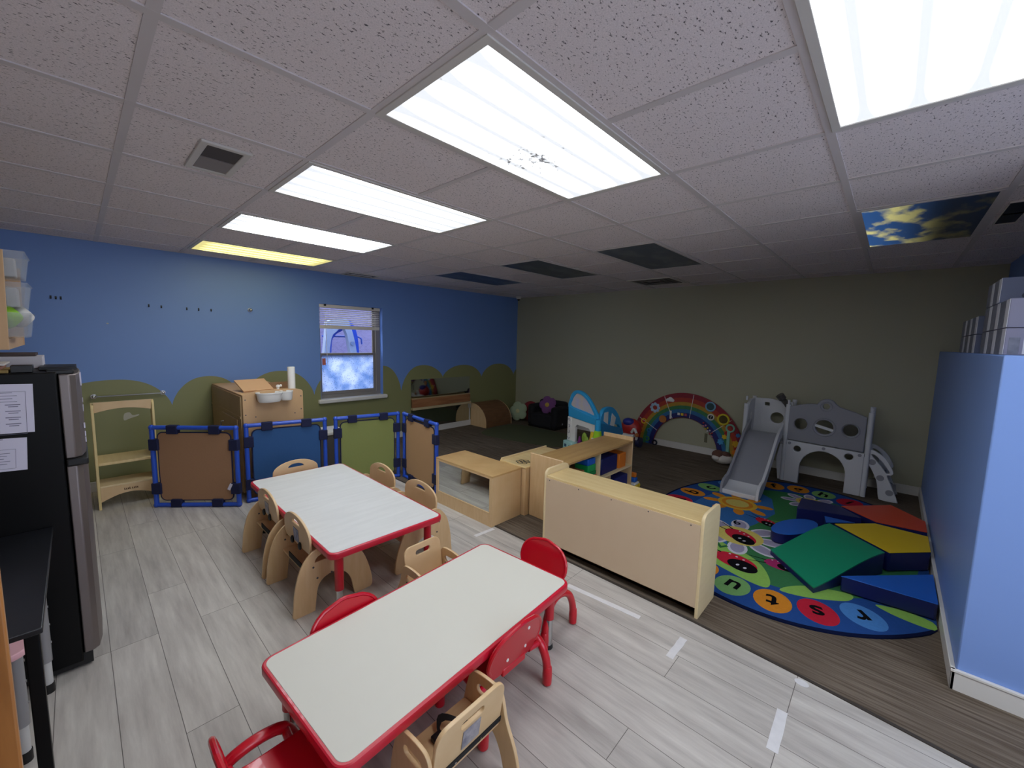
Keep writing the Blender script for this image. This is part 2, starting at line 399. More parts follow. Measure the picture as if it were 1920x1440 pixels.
# ceiling lights
def light_mat(name, col, s, yel=False, dirt=None):
    m = bpy.data.materials.new(name); m.use_nodes = True; nt = m.node_tree; N = nt.nodes.new; L = nt.links.new
    b = nt.nodes['Principled BSDF']; b.inputs['Base Color'].default_value = (.6,.6,.6,1); b.inputs['Roughness'].default_value = .3
    tc = N('ShaderNodeTexCoord'); sx = N('ShaderNodeSeparateXYZ'); L(tc.outputs['Object'], sx.inputs[0])
    mu = N('ShaderNodeMath'); mu.operation = 'MULTIPLY'; mu.inputs[1].default_value = 2*PI/.135; L(sx.outputs['Y'], mu.inputs[0])
    co = N('ShaderNodeMath'); co.operation = 'COSINE'; L(mu.outputs[0], co.inputs[0])
    ab = N('ShaderNodeMath'); ab.operation = 'ABSOLUTE'; L(sx.outputs['X'], ab.inputs[0])
    rx = N('ShaderNodeMapRange'); rx.inputs[1].default_value = .44; rx.inputs[2].default_value = .58; rx.interpolation_type = 'SMOOTHSTEP'; rx.inputs[3].default_value = 1; rx.inputs[4].default_value = .1; L(ab.outputs[0], rx.inputs[0])
    r = N('ShaderNodeMapRange'); r.interpolation_type = 'SMOOTHSTEP'; r.inputs[1].default_value = -1.02; r.inputs[2].default_value = .2; r.inputs[3].default_value = .085*s; r.inputs[4].default_value = 1.5*s; L(co.outputs[0], r.inputs[0])
    m1 = N('ShaderNodeMath'); m1.operation = 'MULTIPLY'; L(r.outputs[0], m1.inputs[0]); L(rx.outputs[0], m1.inputs[1])
    out = N('ShaderNodeMath'); out.operation = 'MAXIMUM'; out.inputs[1].default_value = .84; L(m1.outputs[0], out.inputs[0])
    if dirt:
        sb = N('ShaderNodeVectorMath'); sb.operation = 'DISTANCE'; L(tc.outputs['Object'], sb.inputs[0]); sb.inputs[1].default_value = dirt
        n = N('ShaderNodeTexNoise'); n.inputs['Scale'].default_value = 38; n.inputs['Detail'].default_value = 5; n.inputs['Roughness'].default_value = .7; L(tc.outputs['Object'], n.inputs['Vector'])
        d = N('ShaderNodeMapRange'); d.inputs[1].default_value = 0; d.inputs[2].default_value = .26; d.inputs[3].default_value = .10; d.inputs[4].default_value = -.12; L(sb.outputs['Value'], d.inputs[0])
        a = N('ShaderNodeMath'); a.operation = 'ADD'; L(n.outputs['Fac'], a.inputs[0]); L(d.outputs[0], a.inputs[1])
        k = N('ShaderNodeMapRange'); k.inputs[1].default_value = .555; k.inputs[2].default_value = .60; k.inputs[3].default_value = 1; k.inputs[4].default_value = .045; L(a.outputs[0], k.inputs[0])
        m3 = N('ShaderNodeMath'); m3.operation = 'MULTIPLY'; L(out.outputs[0], m3.inputs[0]); L(k.outputs[0], m3.inputs[1]); out = m3
    b.inputs['Emission Color'].default_value = lin(col); L(out.outputs[0], b.inputs['Emission Strength'])
    return m
LS = 7.4
lm_w = light_mat('lit_prismatic_diffuser', 'F2F8FF', LS)
lm_d = light_mat('lit_dusty_diffuser', 'F2F8FF', LS, dirt=(.05,.115,0))
lm_y = light_mat('lit_yellowed_diffuser', 'F4E684', LS*.26)
lm_3 = light_mat('lit_clean_diffuser', 'F2F8FF', LS*1.3)
names = ['ceiling light with a speckled dirt patch, directly above the white tables', 'ceiling light next to the dirty one, on its window wall side', 'white ceiling light third in the row, before the yellow one', 'yellowed ceiling light nearest the blue window wall', 'large bright ceiling light overhead, closest to the low blue wall', 'added unseen ceiling light behind the camera in the same row']
for k,(ix,iy) in enumerate(LIGHTS):
    t = thing('ceiling_light', names[k].replace('nearest','next to'), 'light', ((ix+1)*U,(iy+.5)*U,ZC), group='fluorescent troffers in the ceiling grid')
    a, b2 = U, U/2
    obj('frame', MB().ring([(a-.006,b2-.006),(-a+.006,b2-.006),(-a+.006,-b2+.006),(a-.006,-b2+.006)],[(a-.034,b2-.034),(-a+.034,b2-.034),(-a+.034,-b2+.034),(a-.034,-b2+.034)],-.009,0), dirtyw, t, bevel=.002)
    obj('diffuser', MB().box(-a+.03,-b2+.03,-.005,a-.03,b2-.03,-.001), lm_d if k==0 else lm_y if k==3 else lm_3 if k==2 else lm_w, t)

def sky_mat(name, lit):
    m = bpy.data.materials.new(name); m.use_nodes = True; nt = m.node_tree; N = nt.nodes.new; L = nt.links.new; b = nt.nodes['Principled BSDF']
    tc = N('ShaderNodeTexCoord'); mp = N('ShaderNodeMapping'); mp.inputs['Scale'].default_value = (1.6,3,1); L(tc.outputs['Object'], mp.inputs[0])
    n = N('ShaderNodeTexNoise'); n.inputs['Scale'].default_value = 1.9; n.inputs['Detail'].default_value = 6; L(mp.outputs[0], n.inputs['Vector'])
    cr = N('ShaderNodeValToRGB'); e = cr.color_ramp.elements
    e[0].position = .48; e[0].color = lin('2F5A96' if lit else '3A465C'); e[1].position = .6; e[1].color = lin('F2EA9C' if lit else '5C6472'); L(n.outputs['Fac'], cr.inputs[0])
    dm = N('ShaderNodeMix'); dm.data_type = 'RGBA'; dm.blend_type = 'MULTIPLY'; dm.inputs[0].default_value = 1; dm.inputs[7].default_value = (.4,.4,.4,1) if lit else (1,1,1,1)
    L(cr.outputs[0], dm.inputs[6]); L(dm.outputs[2], b.inputs['Base Color']); b.inputs['Roughness'].default_value = .35
    if lit:
        sx = N('ShaderNodeSeparateXYZ'); L(tc.outputs['Object'], sx.inputs[0])
        r = N('ShaderNodeMapRange'); r.interpolation_type = 'SMOOTHSTEP'; r.inputs[1].default_value = -.12; r.inputs[2].default_value = .3; r.inputs[3].default_value = 0.0; r.inputs[4].default_value = .7; L(sx.outputs['Y'], r.inputs[0])
        L(cr.outputs[0], b.inputs['Emission Color']); L(r.outputs[0], b.inputs['Emission Strength'])
    return m
skyd = sky_mat('unlit_sky_print', False); skyl = sky_mat('half_lit_sky_print', True)
skn = ['unlit dark sky print panel, largest of the three unlit ones, closest to the square air vent', 'unlit dark sky print panel between its two unlit neighbours', 'unlit dark sky print panel closest to the blue window wall', 'half lit blue sky print with yellow clouds in the ceiling grid']
for k,(ix,iy) in enumerate(SKYP):
    t = thing('sky_panel', skn[k], 'ceiling panel', ((ix+1)*U,(iy+.5)*U,ZC), group=None)
    a, b2 = U, U/2
    obj('frame', MB().ring([(a-.012,b2-.012),(-a+.012,b2-.012),(-a+.012,-b2+.012),(a-.012,-b2+.012)],[(a-.034,b2-.034),(-a+.034,b2-.034),(-a+.034,-b2+.034),(a-.034,-b2+.034)],-.007,0), teem, t)
    obj('print', MB().box(-a+.03,-b2+.03,-.005,a-.03,b2-.03,-.001), skyl if k==3 else skyd, t)

# vents
def louvre_vent(name, label, cx, cy, sx, sy, rz=0, fw=.028):
    t = thing(name, label, 'vent', (cx,cy,ZC), rz)
    a,b2 = sx/2, sy/2
    obj('frame', MB().ring([(a,b2),(-a,b2),(-a,-b2),(a,-b2)],[(a-fw,b2-fw),(-a+fw,b2-fw),(-a+fw,-b2+fw),(a-fw,-b2+fw)],-.012,0), dirtyw, t, bevel=.003)
    obj('backing', MB().box(-a+fw*.7,-b2+fw*.7,-.004,a-fw*.7,b2-fw*.7,-.001), blackm, t)
    return t, a, b2
t,a,b2 = louvre_vent('air_vent','small rectangular exhaust grille in the ceiling above the kitchen toy side',-.285,1.555,.19,.40)
obj('grille', MB().box(-.07,-.165,-.008,.07,-.012,-.004), mat('dusty_grille','4A4444',.7), t); obj('grille', MB().box(-.07,.0,-.008,.07,.165,-.004), mat('grey_grille','8A8484',.7), t)
t['label'] = 'small exhaust grille in the ceiling, beside the row of lit panels'
t,a,b2 = louvre_vent('air_diffuser','square louvred air diffuser in the ceiling by the olive wall',4.53,1.52,.58,.58)
for k in range(3):
    q = .235-.075*k; q2 = q-.022
    obj('louvre', MB().ring([(q,q),(-q,q),(-q,-q),(q,-q)],[(q2,q2),(-q2,q2),(-q2,-q2),(q2,-q2)],-.010-.003*k,-.006), mat('dusty_louvre','77706E',.6), t)
t,a,b2 = louvre_vent('slot_diffuser','long dark slot diffuser in the ceiling beside the half lit sky print',3.02,-1.30,.56,.10,0,.006)
t,a,b2 = louvre_vent('return_grille','dark damaged return grille where ceiling meets the blue wall',1.87,4.45,.42,.26,0,.012)
obj('slat', MB().box(-.17,-.01,-.01,.17,.03,-.004), teem, t)
t = thing('security_camera','tiny white dome camera in the ceiling corner of blue and olive walls','camera',(5.0,4.42,ZC))
obj('housing', MB().lathe([(.03,-.05),(.045,-.035),(.05,0)],18), white_p, t); obj('lens', MB().sph((0,0,-.05),.028,14), blackm, t)

# ------------------------------------------------------------------ window
win = MB()
for (x0,x1) in ((WX0,WX0+.004),(WX1-.004,WX1)): win.box(x0,YB,WZ0,x1,YB+.14,WZ1)
win.box(WX0,YB,WZ1-.004,WX1,YB+.14,WZ1)
w1 = struct('window_1', win, mat('blue_reveal_paint','6F94DC',.5))
alu = mat('bronze_grey_aluminium','8B8580',.45,metal=.3)
yf = YB+.10
fr = MB()
fr.ring([(WX0,WZ0),(WX1,WZ0),(WX1,WZ1),(WX0,WZ1)],[(WX0+.03,WZ0+.05),(WX1-.075,WZ0+.05),(WX1-.075,WZ1-.02),(WX0+.03,WZ1-.02)],-.03,.03,0,MXZ(0,yf,0))
struct('frame', fr, alu, w1, bevel=.004)
GX0,GX1 = WX0+.03, WX1-.075
for zz,(z0,z1),yy in (('u',(1.27,WZ1-.02),yf+.01),('l',(WZ0+.05,1.31),yf-.015)):
    s_ = struct('sash', MB().ring([(GX0,z0),(GX1,z0),(GX1,z1),(GX0,z1)],[(GX0+.02,z0+.04),(GX1-.035,z0+.04),(GX1-.035,z1-.03),(GX0+.02,z1-.03)],-.012,.012,0,MXZ(0,yy,0)), alu, w1, bevel=.003)
    if zz=='u':
        gm = bpy.data.materials.new('clear_glass'); gm.use_nodes = True; nt = gm.node_tree
        tr = nt.nodes.new('ShaderNodeBsdfTransparent'); gl = nt.nodes.new('ShaderNodeBsdfGlossy'); gl.inputs['Roughness'].default_value = .02
        mx = nt.nodes.new('ShaderNodeMixShader'); mx.inputs[0].default_value = .06; tr.inputs[0].default_value = (.95,.96,1,1)
        nt.links.new(tr.outputs[0],mx.inputs[1]); nt.links.new(gl.outputs[0],mx.inputs[2]); nt.links.new(mx.outputs[0],nt.nodes['Material Output'].inputs[0])
    else:
        gm = bpy.data.materials.new('pebbled_privacy_film'); gm.use_nodes = True; nt = gm.node_tree; N = nt.nodes.new; L = nt.links.new
        tr = N('ShaderNodeBsdfTransparent'); tl = N('ShaderNodeBsdfTranslucent'); mx = N('ShaderNodeMixShader')
        tc = N('ShaderNodeTexCoord'); vo = N('ShaderNodeTexVoronoi'); vo.inputs['Scale'].default_value = 48; L(tc.outputs['Object'],vo.inputs['Vector'])
        nn = N('ShaderNodeTexNoise'); nn.inputs['Scale'].default_value = 4.5; nn.inputs['Detail'].default_value = 4; L(tc.outputs['Object'],nn.inputs['Vector'])
        cr = N('ShaderNodeValToRGB'); cr.color_ramp.elements[0].position=.38; cr.color_ramp.elements[0].color=lin('9DB3D2'); cr.color_ramp.elements[1].position=.62; cr.color_ramp.elements[1].color=lin('DDE2EE'); L(nn.outputs['Fac'],cr.inputs[0])
        L(cr.outputs[0],tl.inputs[0])
        r = N('ShaderNodeMapRange'); r.inputs[1].default_value=.08; r.inputs[2].default_value=.3; r.inputs[3].default_value=.05; r.inputs[4].default_value=.95; L(vo.outputs['Distance'],r.inputs[0])
        L(r.outputs[0],mx.inputs[0]); L(tr.outputs[0],mx.inputs[1]); L(tl.outputs[0],mx.inputs[2]); tr.inputs[0].default_value=(.35,.4,.5,1)
        L(mx.outputs[0],nt.nodes['Material Output'].inputs[0])
    struct('pane', MB().box(GX0+.015,yy-.002,z0+.03,GX1-.03,yy+.002,z1-.02), gm, w1)
struct('sill', MB().box(WX0-.04,YB-.055,WZ0-.055,WX1+.045,YB+.09,WZ0+.0), trimw, w1, bevel=.012)
t = thing('window_blind','half raised metal venetian blind at the top of the window','blind',(0,YB+.03,0))
bl = mat('blind_slat_metal','D8D2CC',.45)
obj('headrail', MB().box(WX0+.008,-.018,WZ1-.05,WX1-.03,.018,WZ1-.008), bl, t, bevel=.004)
for k in range(8):
    z = WZ1-.075-.026*k
    obj('slat', MB().box(WX0+.01,-.014,-.0008,WX1-.04,.014,.0008,0,T(0,0,z)@RX(R(-24))), bl, t)
obj('bottom_rail', MB().box(WX0+.01,-.016,WZ1-.325,WX1-.04,.016,WZ1-.278), bl, t, bevel=.004)
for x in (WX0+.15,WX1-.2): obj('ladder_cord', MB().box(x-.001,-.017,WZ1-.28,x+.001,-.015,WZ1-.05), white_p, t)
obj('pull_cord', MB().tube([(WX0+.085,-.02,WZ1-.04),(WX0+.09,-.022,1.5),(WX0+.10,-.022,1.16)],.003,6), white_p, t)
obj('bracket', MB().box(WX0+.07,-.021,WZ1-.03,WX0+.10,.0,WZ1-.004).box(WX1-.16,-.021,WZ1-.03,WX1-.13,0,WZ1-.004), blackm, t)
t = tag(obj('warning_tag', MB().box(WX0+.055,YB+.068,1.15,WX0+.10,YB+.071,1.24), [P('tag_red','C9705E')]), 'small reddish sticker on the lower window pane by the cord','sticker')

# outside
fm = bpy.data.materials.new('weathered_fence'); fm.use_nodes = True
bn = fm.node_tree.nodes['Principled BSDF']; brt = fm.node_tree.nodes.new('ShaderNodeTexBrick'); brt.inputs['Scale'].default_value = 9; brt.inputs['Color1'].default_value = lin('6B6484'); brt.inputs['Color2'].default_value = lin('5F5878'); brt.inputs['Mortar'].default_value = lin('7E7796'); brt.inputs['Mortar Size'].default_value=.012
tcx = fm.node_tree.nodes.new('ShaderNodeTexCoord'); mpx = fm.node_tree.nodes.new('ShaderNodeMapping'); mpx.inputs['Rotation'].default_value = (R(90),0,0)
fm.node_tree.links.new(tcx.outputs['Object'],mpx.inputs[0]); fm.node_tree.links.new(mpx.outputs[0],brt.inputs['Vector']); fm.node_tree.links.new(brt.outputs['Color'],bn.inputs['Base Color'])
struct('exterior_wall', MB().box(-1.5,7.6,-.3,6.5,7.7,2.15), fm)
struct('exterior_ground', MB().box(-3,YB+.2,-.3,8,9,-.2), mat('outdoor_concrete','9A9AA0',.9))
yo = 6.0
t = thing('playground_slide','white and blue playground climber seen outside through the window','playground equipment',(0,0,-.2))
PW = mat('outdoor_white_plastic','8E96A2',.5); PB = mat('outdoor_blue_plastic','193C9E',.45)
obj('climber_frame', MB().plate(spl([(1.86,.2),(2.02,1.75),(2.06,1.98),(2.3,2.02),(2.42,1.96),(2.55,1.4),(2.66,.2),(2.56,.2),(2.42,1.5),(2.33,1.86),(2.2,1.82),(2.08,1.55),(2.0,.2)],4),(),.10,MXZ(0,yo,0)), PW, t, bevel=.006)
obj('arch', MB().tube(ospl([(2.1,yo+.14,.2),(2.12,yo+.14,1.5),(2.2,yo+.14,1.78),(2.34,yo+.14,1.88)]),.06,10), PB, t)
obj('slide_side', MB().plate(spl([(2.52,.2),(2.5,1.6),(2.46,1.95),(2.52,1.98),(2.62,1.75),(2.66,1.2),(2.72,.2)],4),(),.08,MXZ(0,yo+.12,0)), PB, t)
obj('rail', MB().tube([(2.1,yo+.3,1.735),(2.74,yo+.3,1.735),(2.80,yo+.3,1.7),(2.81,yo+.3,1.6)],.016,8), mat('outdoor_dark_blue','233F8C',.5), t)
obj('bolt', MB().cyl(.035,0,.02,14,0,T(2.46,yo-.05,1.62)@RX(R(90))), steel2, t)

# ------------------------------------------------------------------ tables
def toddler_table(label, loc, rz, L_, W_, H, top, leg_d=.024, inset=.075):
    t = thing('toddler_table', label, 'table', loc, rz)
    hx, hy = L_/2, W_/2
    obj('tabletop', MB().plate(rrect(-hx+.014,-hy+.014,hx-.014,hy-.014,.036,7),(),.008,T(0,0,H-.004),bev=.0015), top, t)
    obj('edge_band', MB().plate(rrect(-hx,-hy,hx,hy,.048,8),(),.036,T(0,0,H-.0195),bev=.007), red_edge, t, label='red edge band')
    for sx in (-1,1):
        for sy in (-1,1):
            x,y = sx*(hx-inset), sy*(hy-inset)
            l = obj('leg', MB().cyl(leg_d,.16,H-.03,18).lathe([(leg_d+.012,H-.05),(leg_d+.02,H-.034)],18), red_dk, t, (x,y,0), label='red steel leg')
            obj('leg_insert', MB().cyl(leg_d*.82,.02,.17,16), chrome, l, label='chrome telescopic insert')
            obj('foot_glide', MB().lathe([(leg_d*.9,0),(leg_d,.006),(leg_d*.9,.022)],16), blackm, l)
    return t
toddler_table('long rectangular table with white marbled top and red edge, by the blue and green gates', (.408,1.925,0), R(89.3), 1.515, .725, .41, white_lam)
toddler_table('low rectangular table with plain cream top and red edge, ringed by red plastic chairs', (.205,.474,0), R(3.5), 1.205, .60, .352, cream_lam)

# ------------------------------------------------------------------ wooden chairs
card_m = mat('photo_card','8E93A8',.35,var=1,vscale=38,hex2='3C4C86'); card_m2 = mat('grey_photo_card','A9A4A8',.35,var=1,vscale=30,hex2='6E6E7C')
def wood_chair(label, loc, rz, W, style, card=None, knobs=False, strap=False, group=None):
    """local frame: the sitter faces +y, the back stands at y = 0"""
    t = thing('wooden_chair', label, 'chair', loc, rz, group)
    if style == 'wide':
        H, za, zs = .495, .36, .20
        prof = [(-.075,.0),(-.078,.06),(-.068,.16),(-.04,.265),(.0,.325),(.045,.358),(.10,.362),(.20,.345),(.28,.30),(.335,.21),(.37,.10),(.38,.03),(.372,.006),(.35,0),(.275,0),(.262,.012),(.245,.10),(.215,.155),(.16,.19),(.10,.183),(.06,.15),(.045,.09),(.036,.012),(.026,0)]
        hole = [(.085+.045*math.cos(a), .285+.036*math.sin(a)) for a in [PI*i/10 for i in range(11)]]
    else:
        H, za, zs = .385, .315, .165
        prof = [(-.10,0),(-.097,.05),(-.075,.13),(-.035,.21),(-.02,.27),(-.005,.303),(.03,.315),(.11,.31),(.15,.29),(.175,.22),(.195,.12),(.205,.02),(.20,.003),(.15,0),(.138,.012),(.125,.08),(.10,.125),(.06,.14),(.02,.12),(-.01,.07),(-.028,.012),(-.04,0)]
        hole = rrect(.02,.235,.115,.27,.0174,5)
    prof = spl(prof, 3)
    for sx in (-1,1):
        p = obj('side_panel', MB().plate(prof,[hole],.014,MYZ(sx*(W/2-.007)),bev=.003), birch, t)
        for (yy,zz) in ((.03,zs+.06),(.05,zs-.01),(.13,zs-.006)):
            obj('screw', MB().cyl(.006,-.0085,.0085,8,0,MYZ(sx*(W/2-.007),yy,zz)), dkgrey_pl, p)
    iw = W/2-.015
    obj('seat', MB().plate(rrect(-iw,.012,iw,.315 if style=='wide' else .18,.012,3),(),.014,T(0,0,zs),bev=.003), birch, t)
    lean = RX(R(2.5 if style=='wide' else 9))
    if style == 'wide':
        bw = W/2-.03
        outl = [(-bw*.88,.315),(bw*.88,.315),(bw*.98,.335),(bw,.38)] + [(bw*math.cos(a),.40+(H-.40)*math.sin(a)) for a in [PI*i/14 for i in range(1,14)]] + [(-bw,.38),(-bw*.98,.335)]
        bh = [(.062*math.cos(a),.435+.03*math.sin(a)) for a in [PI*i/12 for i in range(13)]]
    else:
        bw = W/2-.017
        outl = [(-bw,.185),(bw,.185),(bw,.31)] + [(bw-.045+.045*math.cos(a),H-.05+.05*math.sin(a)) for a in [R(90)*i/7 for i in range(8)]] + [(-bw+.045+.045*math.cos(a),H-.05+.05*math.sin(a)) for a in [R(90)+R(90)*i/7 for i in range(8)]] + [(-bw,.31)]
        bh = rrect(-.05,.325,.05,.352,.0134,5)
    zp = .29 if style=='wide' else .2
    yb = .035 if style=='wide' else 0
    MB_ = T(0,yb,zp) @ lean @ T(0,0,-zp) @ MXZ(0,0,0)
    b = obj('backrest', MB().plate(outl,[bh],.014,MB_,bev=.003), birch, t)
    inv = T(0,yb,zp) @ lean @ T(0,0,-zp); dz = 0 if style=='wide' else -.09
    if card: obj('photo_card', MB().box(-.038,-.0095,.332+dz,.038,-.0075,.412+dz*1.1,0,inv), card, b, label='laminated photo card')
    if knobs:
        for x in (-.06,.06): obj('knob', MB().sph((x,-.012,.325),(.014,.011,.024),10,0,inv), blackm, b)
        obj('belt', MB().box(-.1,.012,.2,.1,.016,.235), webbing, t)
    if strap:
        obj('strap', MB().box(-bw,-.011,.205,bw,-.0075,.226,0,inv), webbing, b, label='black strap with two screws')
        for x in (-.06,.05): obj('strap_screw', MB().cyl(.004,.011,.0135,8,0,inv@MXZ(x,0,.2155)), chrome, b)
    if strap or style != 'wide':
        st = MB(); n = 10; pts = [(-.03+.11*i/n, .10+.04*math.sin(i*.55), zs+.012+.03*math.sin(PI*i/n)) for i in range(n+1)]
        vs = []; 
        for p_ in pts: vs += [(p_[0],p_[1]-.004,p_[2]-.0),(p_[0]+.004,p_[1]+.02,p_[2]+.006)]
        st.raw(vs+[(a,b_,c+.003) for a,b_,c in vs],[(2*i,2*i+2,2*i+3,2*i+1) for i in range(n)]+[(2*i+22,2*i+23,2*i+25,2*i+24) for i in range(n)])
        obj('seat_belt', st, webbing, t, label='black webbing lap belt')
        obj('buckle', MB().box(-.05,.09,zs+.008,-.01,.13,zs+.028), blackm, t, bevel=.004)
    return t
GC = 'wide backed wooden toddler chairs'
wood_chair('arch sided birch chair with bluish photo card, at the marbled table nearer the cream table', (0.0,1.615,0), R(-90), .46, 'wide', card_m, True)
wood_chair('arch sided birch chair with grey photo card, at the marbled table nearer the brown gate', (0.0,2.15,0), R(-90), .46, 'wide', card_m2, True)
wood_chair('birch chair without card, at the far end of the marbled table before the blue gate', (.415,2.775,0), R(180), .42, 'wide')
wood_chair('birch chair at the marbled table facing the mirror box side, closer to the green gate', (.915,2.16,0), R(90), .46, 'wide')
wood_chair('birch chair at the marbled table across from the bluish card chair, by the mirror box', (.91,1.60,0), R(90), .46, 'wide')
bc = [c for c in COL.objects if c.name.startswith('wooden_chair')]
bc[3]['label'] = 'birch chair at the marbled table, back to the mirror box, nearer the green gate'
bc[4]['label'] = 'birch chair at the marbled table, back to the mirror box, nearer the cream table'
wood_chair('small birch armchair seen from behind at the cream table, with photo card', (.0,.045,0), R(1), .33, 'narrow', card_m2, False, True)
wood_chair('small birch armchair between the cream table and the marbled table', (.49,.985,0), R(183), .285, 'narrow')

# ------------------------------------------------------------------ red chairs
def red_back():
    s = MB(); nu, nv = 14, 12; W2, z0, z1 = .155, .205, .405
    def P_(u, v, off):
        q = v; wv = W2*(1-max(0,(q-.38)/.62)**2.6)**.5 if q < 1 else .0
        wv = max(wv, .012) * (1-.22*max(0,.35-q)/.35)
        x = u*wv; z = z0+(z1-z0)*q
        return (x, -.045*(q) - off + .25*(x*x), z)
    vs = []; fs = []
    for side, off in ((0,0),(1,.012)):
        for j in range(nv+1):
            for i in range(nu+1): vs.append(P_(-1+2*i/nu, j/nv, off))
    n = (nu+1)*(nv+1)
    for j in range(nv):
        for i in range(nu):
            a = j*(nu+1)+i; q4 = (a,a+1,a+nu+2,a+nu+1); fs.append(q4[::-1]); fs.append(tuple(x+n for x in q4))
    edge = [i for i in range(nu+1)] + [j*(nu+1)+nu for j in range(1,nv+1)] + [nv*(nu+1)+i for i in range(nu-1,-1,-1)] + [j*(nu+1) for j in range(nv-1,0,-1)]
    for k in range(len(edge)):
        a, b = edge[k], edge[(k+1)%len(edge)]; fs.append((a,b,b+n,a+n))
    s.raw(vs, fs)
    rim = [Vector(P_(-1,j/nv,.006)) for j in range(1,nv+1)] + [Vector(P_(-1+2*i/nu,1,.006)) for i in range(nu+1)] + [Vector(P_(1,j/nv,.006)) for j in range(nv,0,-1)]
    return s, [tuple(p) for p in rim[1:-1]]
def red_chair(label, loc, rz):
    t = thing('red_chair', label, 'chair', loc, rz)
    s, rim = red_back()
    b = obj('backrest', s, red_pl, t, ang=60)
    obj('back_rim', MB().tube(rim,.009,8), red_pl, b)
    for (x,z) in ((.05,.36),(.055,.265),(-.055,.265)): obj('plug', MB().cyl(.007,0,.002,10,0,MXZ(x,-.0125-.045*(z-.205)/.2+.25*x*x,z)), white_p, b, label='small white plug')
    se = MB().plate(rrect(-.13,-.01,.13,.26,.06,6),(),.02,T(0,0,.20),bev=.006)
    se.map(lambda p: (p.x, p.y, p.z + .02*max(0,(-p.y+.05))/.06 - .012*math.cos(min(1,abs(p.x)/.15)*PI/2)))
    obj('seat', se, red_pl, t)
    obj('back_neck', MB().box(-.07,-.018,.19,.07,.0,.225), red_pl, t, bevel=.006)
    for sx in (-1,1):
        h = obj('leg_hoop', MB().tube(ospl([(sx*.20,-.04,.05),(sx*.198,-.032,.12),(sx*.193,.0,.185),(sx*.185,.055,.214),(sx*.185,.125,.214),(sx*.193,.18,.185),(sx*.198,.212,.12),(sx*.20,.222,.05)],5),.019,12), red_pl, t)
        for y in (-.041,.223):
            obj('foot_sleeve', MB().lathe([(.014,0),(.021,.008),(.0225,.05),(.02,.085),(.016,.092)],14), red_pl, h, (sx*.20,y,0))
        obj('hoop_joint', MB().tube([(sx*.12,.17,.192),(sx*.19,.178,.186)],.014,10), red_pl, h); obj('hoop_joint', MB().tube([(sx*.12,.01,.192),(sx*.19,.004,.186)],.014,10), red_pl, h)
    return t
red_chair('red plastic chair at the cream table end closest to the black table, seat showing', (-.555,.365,0), R(-88))
red_chair('red plastic chair whose domed back just peeks above the far side of the cream table', (-.065,.742,0), R(183))
red_chair('red plastic chair seen from behind with three white plugs in its back', (.365,.185,0), R(1))
red_chair('red plastic chair at the cream table end beside the divider cabinet', (.935,.495,0), R(92))

# ------------------------------------------------------------------ cabinets and shelves
ed = birch_edge
def end_panel(y, h, depth, notch=True, t=.018):
    r = .05
    pts = [(0,0),(depth,0),(depth,h-.035-.0)] + [(depth-r+r*math.cos(a),h-r+r*math.sin(a)) for a in [R(90)*i/6 for i in range(7)]] + [(0+r+r*math.cos(a),h-r+r*math.sin(a)) for a in [R(90)+R(90)*i/6 for i in range(7)]]
    return pts
t = thing('divider_cabinet','long pale maple shelf unit with its plain back toward the tables','cabinet',(1.50,0,0))
for y in (-.181,.921):
    obj('end_panel', MB().plate(end_panel(0,.61,.285),(),.018,MXZ(0,y,0),bev=.002), maple, t)
obj('top', MB().box(.004,-.172,.548,.272,.912,.566), maple_top, t, bevel=.002)
bpn = obj('back_panel', MB().box(.0,-.172,.045,.012,.912,.548), backpan, t)
for k in range(5): obj('screw', MB().cyl(.004,-.001,.001,8,0,MYZ(-.001,-.12+.25*k,.536)), dkgrey_pl, bpn)
obj('shelf', MB().box(.012,-.172,.30,.27,.912,.316), maple, t)
obj('divider', MB().box(.012,.36,.05,.26,.376,.548), maple, t)
obj('bottom', MB().box(.0,-.172,.045,.27,.912,.063), maple, t)
obj('kick_rail', MB().box(.10,-.172,.002,.118,.912,.045), blackm, t)

t = thing('mirror_box','small low wooden cube unit with a mirror in its long side','cabinet',(1.455,1.43,0))
obj('top', MB().box(0,0,.418,.355,.76,.434), mat('worn_maple','CDA973',.5,var=.5,vscale=6,hex2='B88F58'), t, bevel=.002)
for y in (0,.745): obj('side_panel', MB().box(.0,y,0,.352,y+.015,.418), birch, t, bevel=.002)
obj('base_board', MB().box(.0,.015,.0,.015,.745,.10), birch, t)
obj('mirror_frame', MB().ring([(.015,.10),(.745,.10),(.745,.418),(.015,.418)],[(.035,.118),(.725,.118),(.725,.405),(.035,.405)],-.008,.008,0,MYZ(.008,0,0)), birch, t, bevel=.002)
obj('mirror', MB().box(.006,.03,.112,.012,.73,.41), mirror, t, label='acrylic mirror')
obj('back_panel', MB().box(.34,.015,.0,.352,.745,.418), birch, t)

t = thing('toy_stove','low wooden play stove with black printed burner, beside the mirror box','play kitchen',(1.815,1.385,0))
obj('body', MB().box(0,0,.004,.66,.30,.432), birch, t, bevel=.003)
obj('cooktop', MB().box(-.006,-.006,.432,.67,.31,.448), maple_top, t, bevel=.003)
obj('splashboard', MB().box(.0,.292,.448,.66,.305,.465), maple, t)
for cx in (.10,.34):
    bu = MB()
    for k in range(6):
        a = 2*PI*k/6; bu.ring(ell(cx+.042*math.cos(a),.12+.042*math.sin(a),.026,.026,14),ell(cx+.042*math.cos(a),.12+.042*math.sin(a),.017,.017,14),.448,.4486+.0002*k)
    bu.ring(ell(cx,.12,.022,.022,12),ell(cx,.12,.013,.013,12),.448,.4499)
    obj('burner', bu, blackm, t, label='black printed burner')

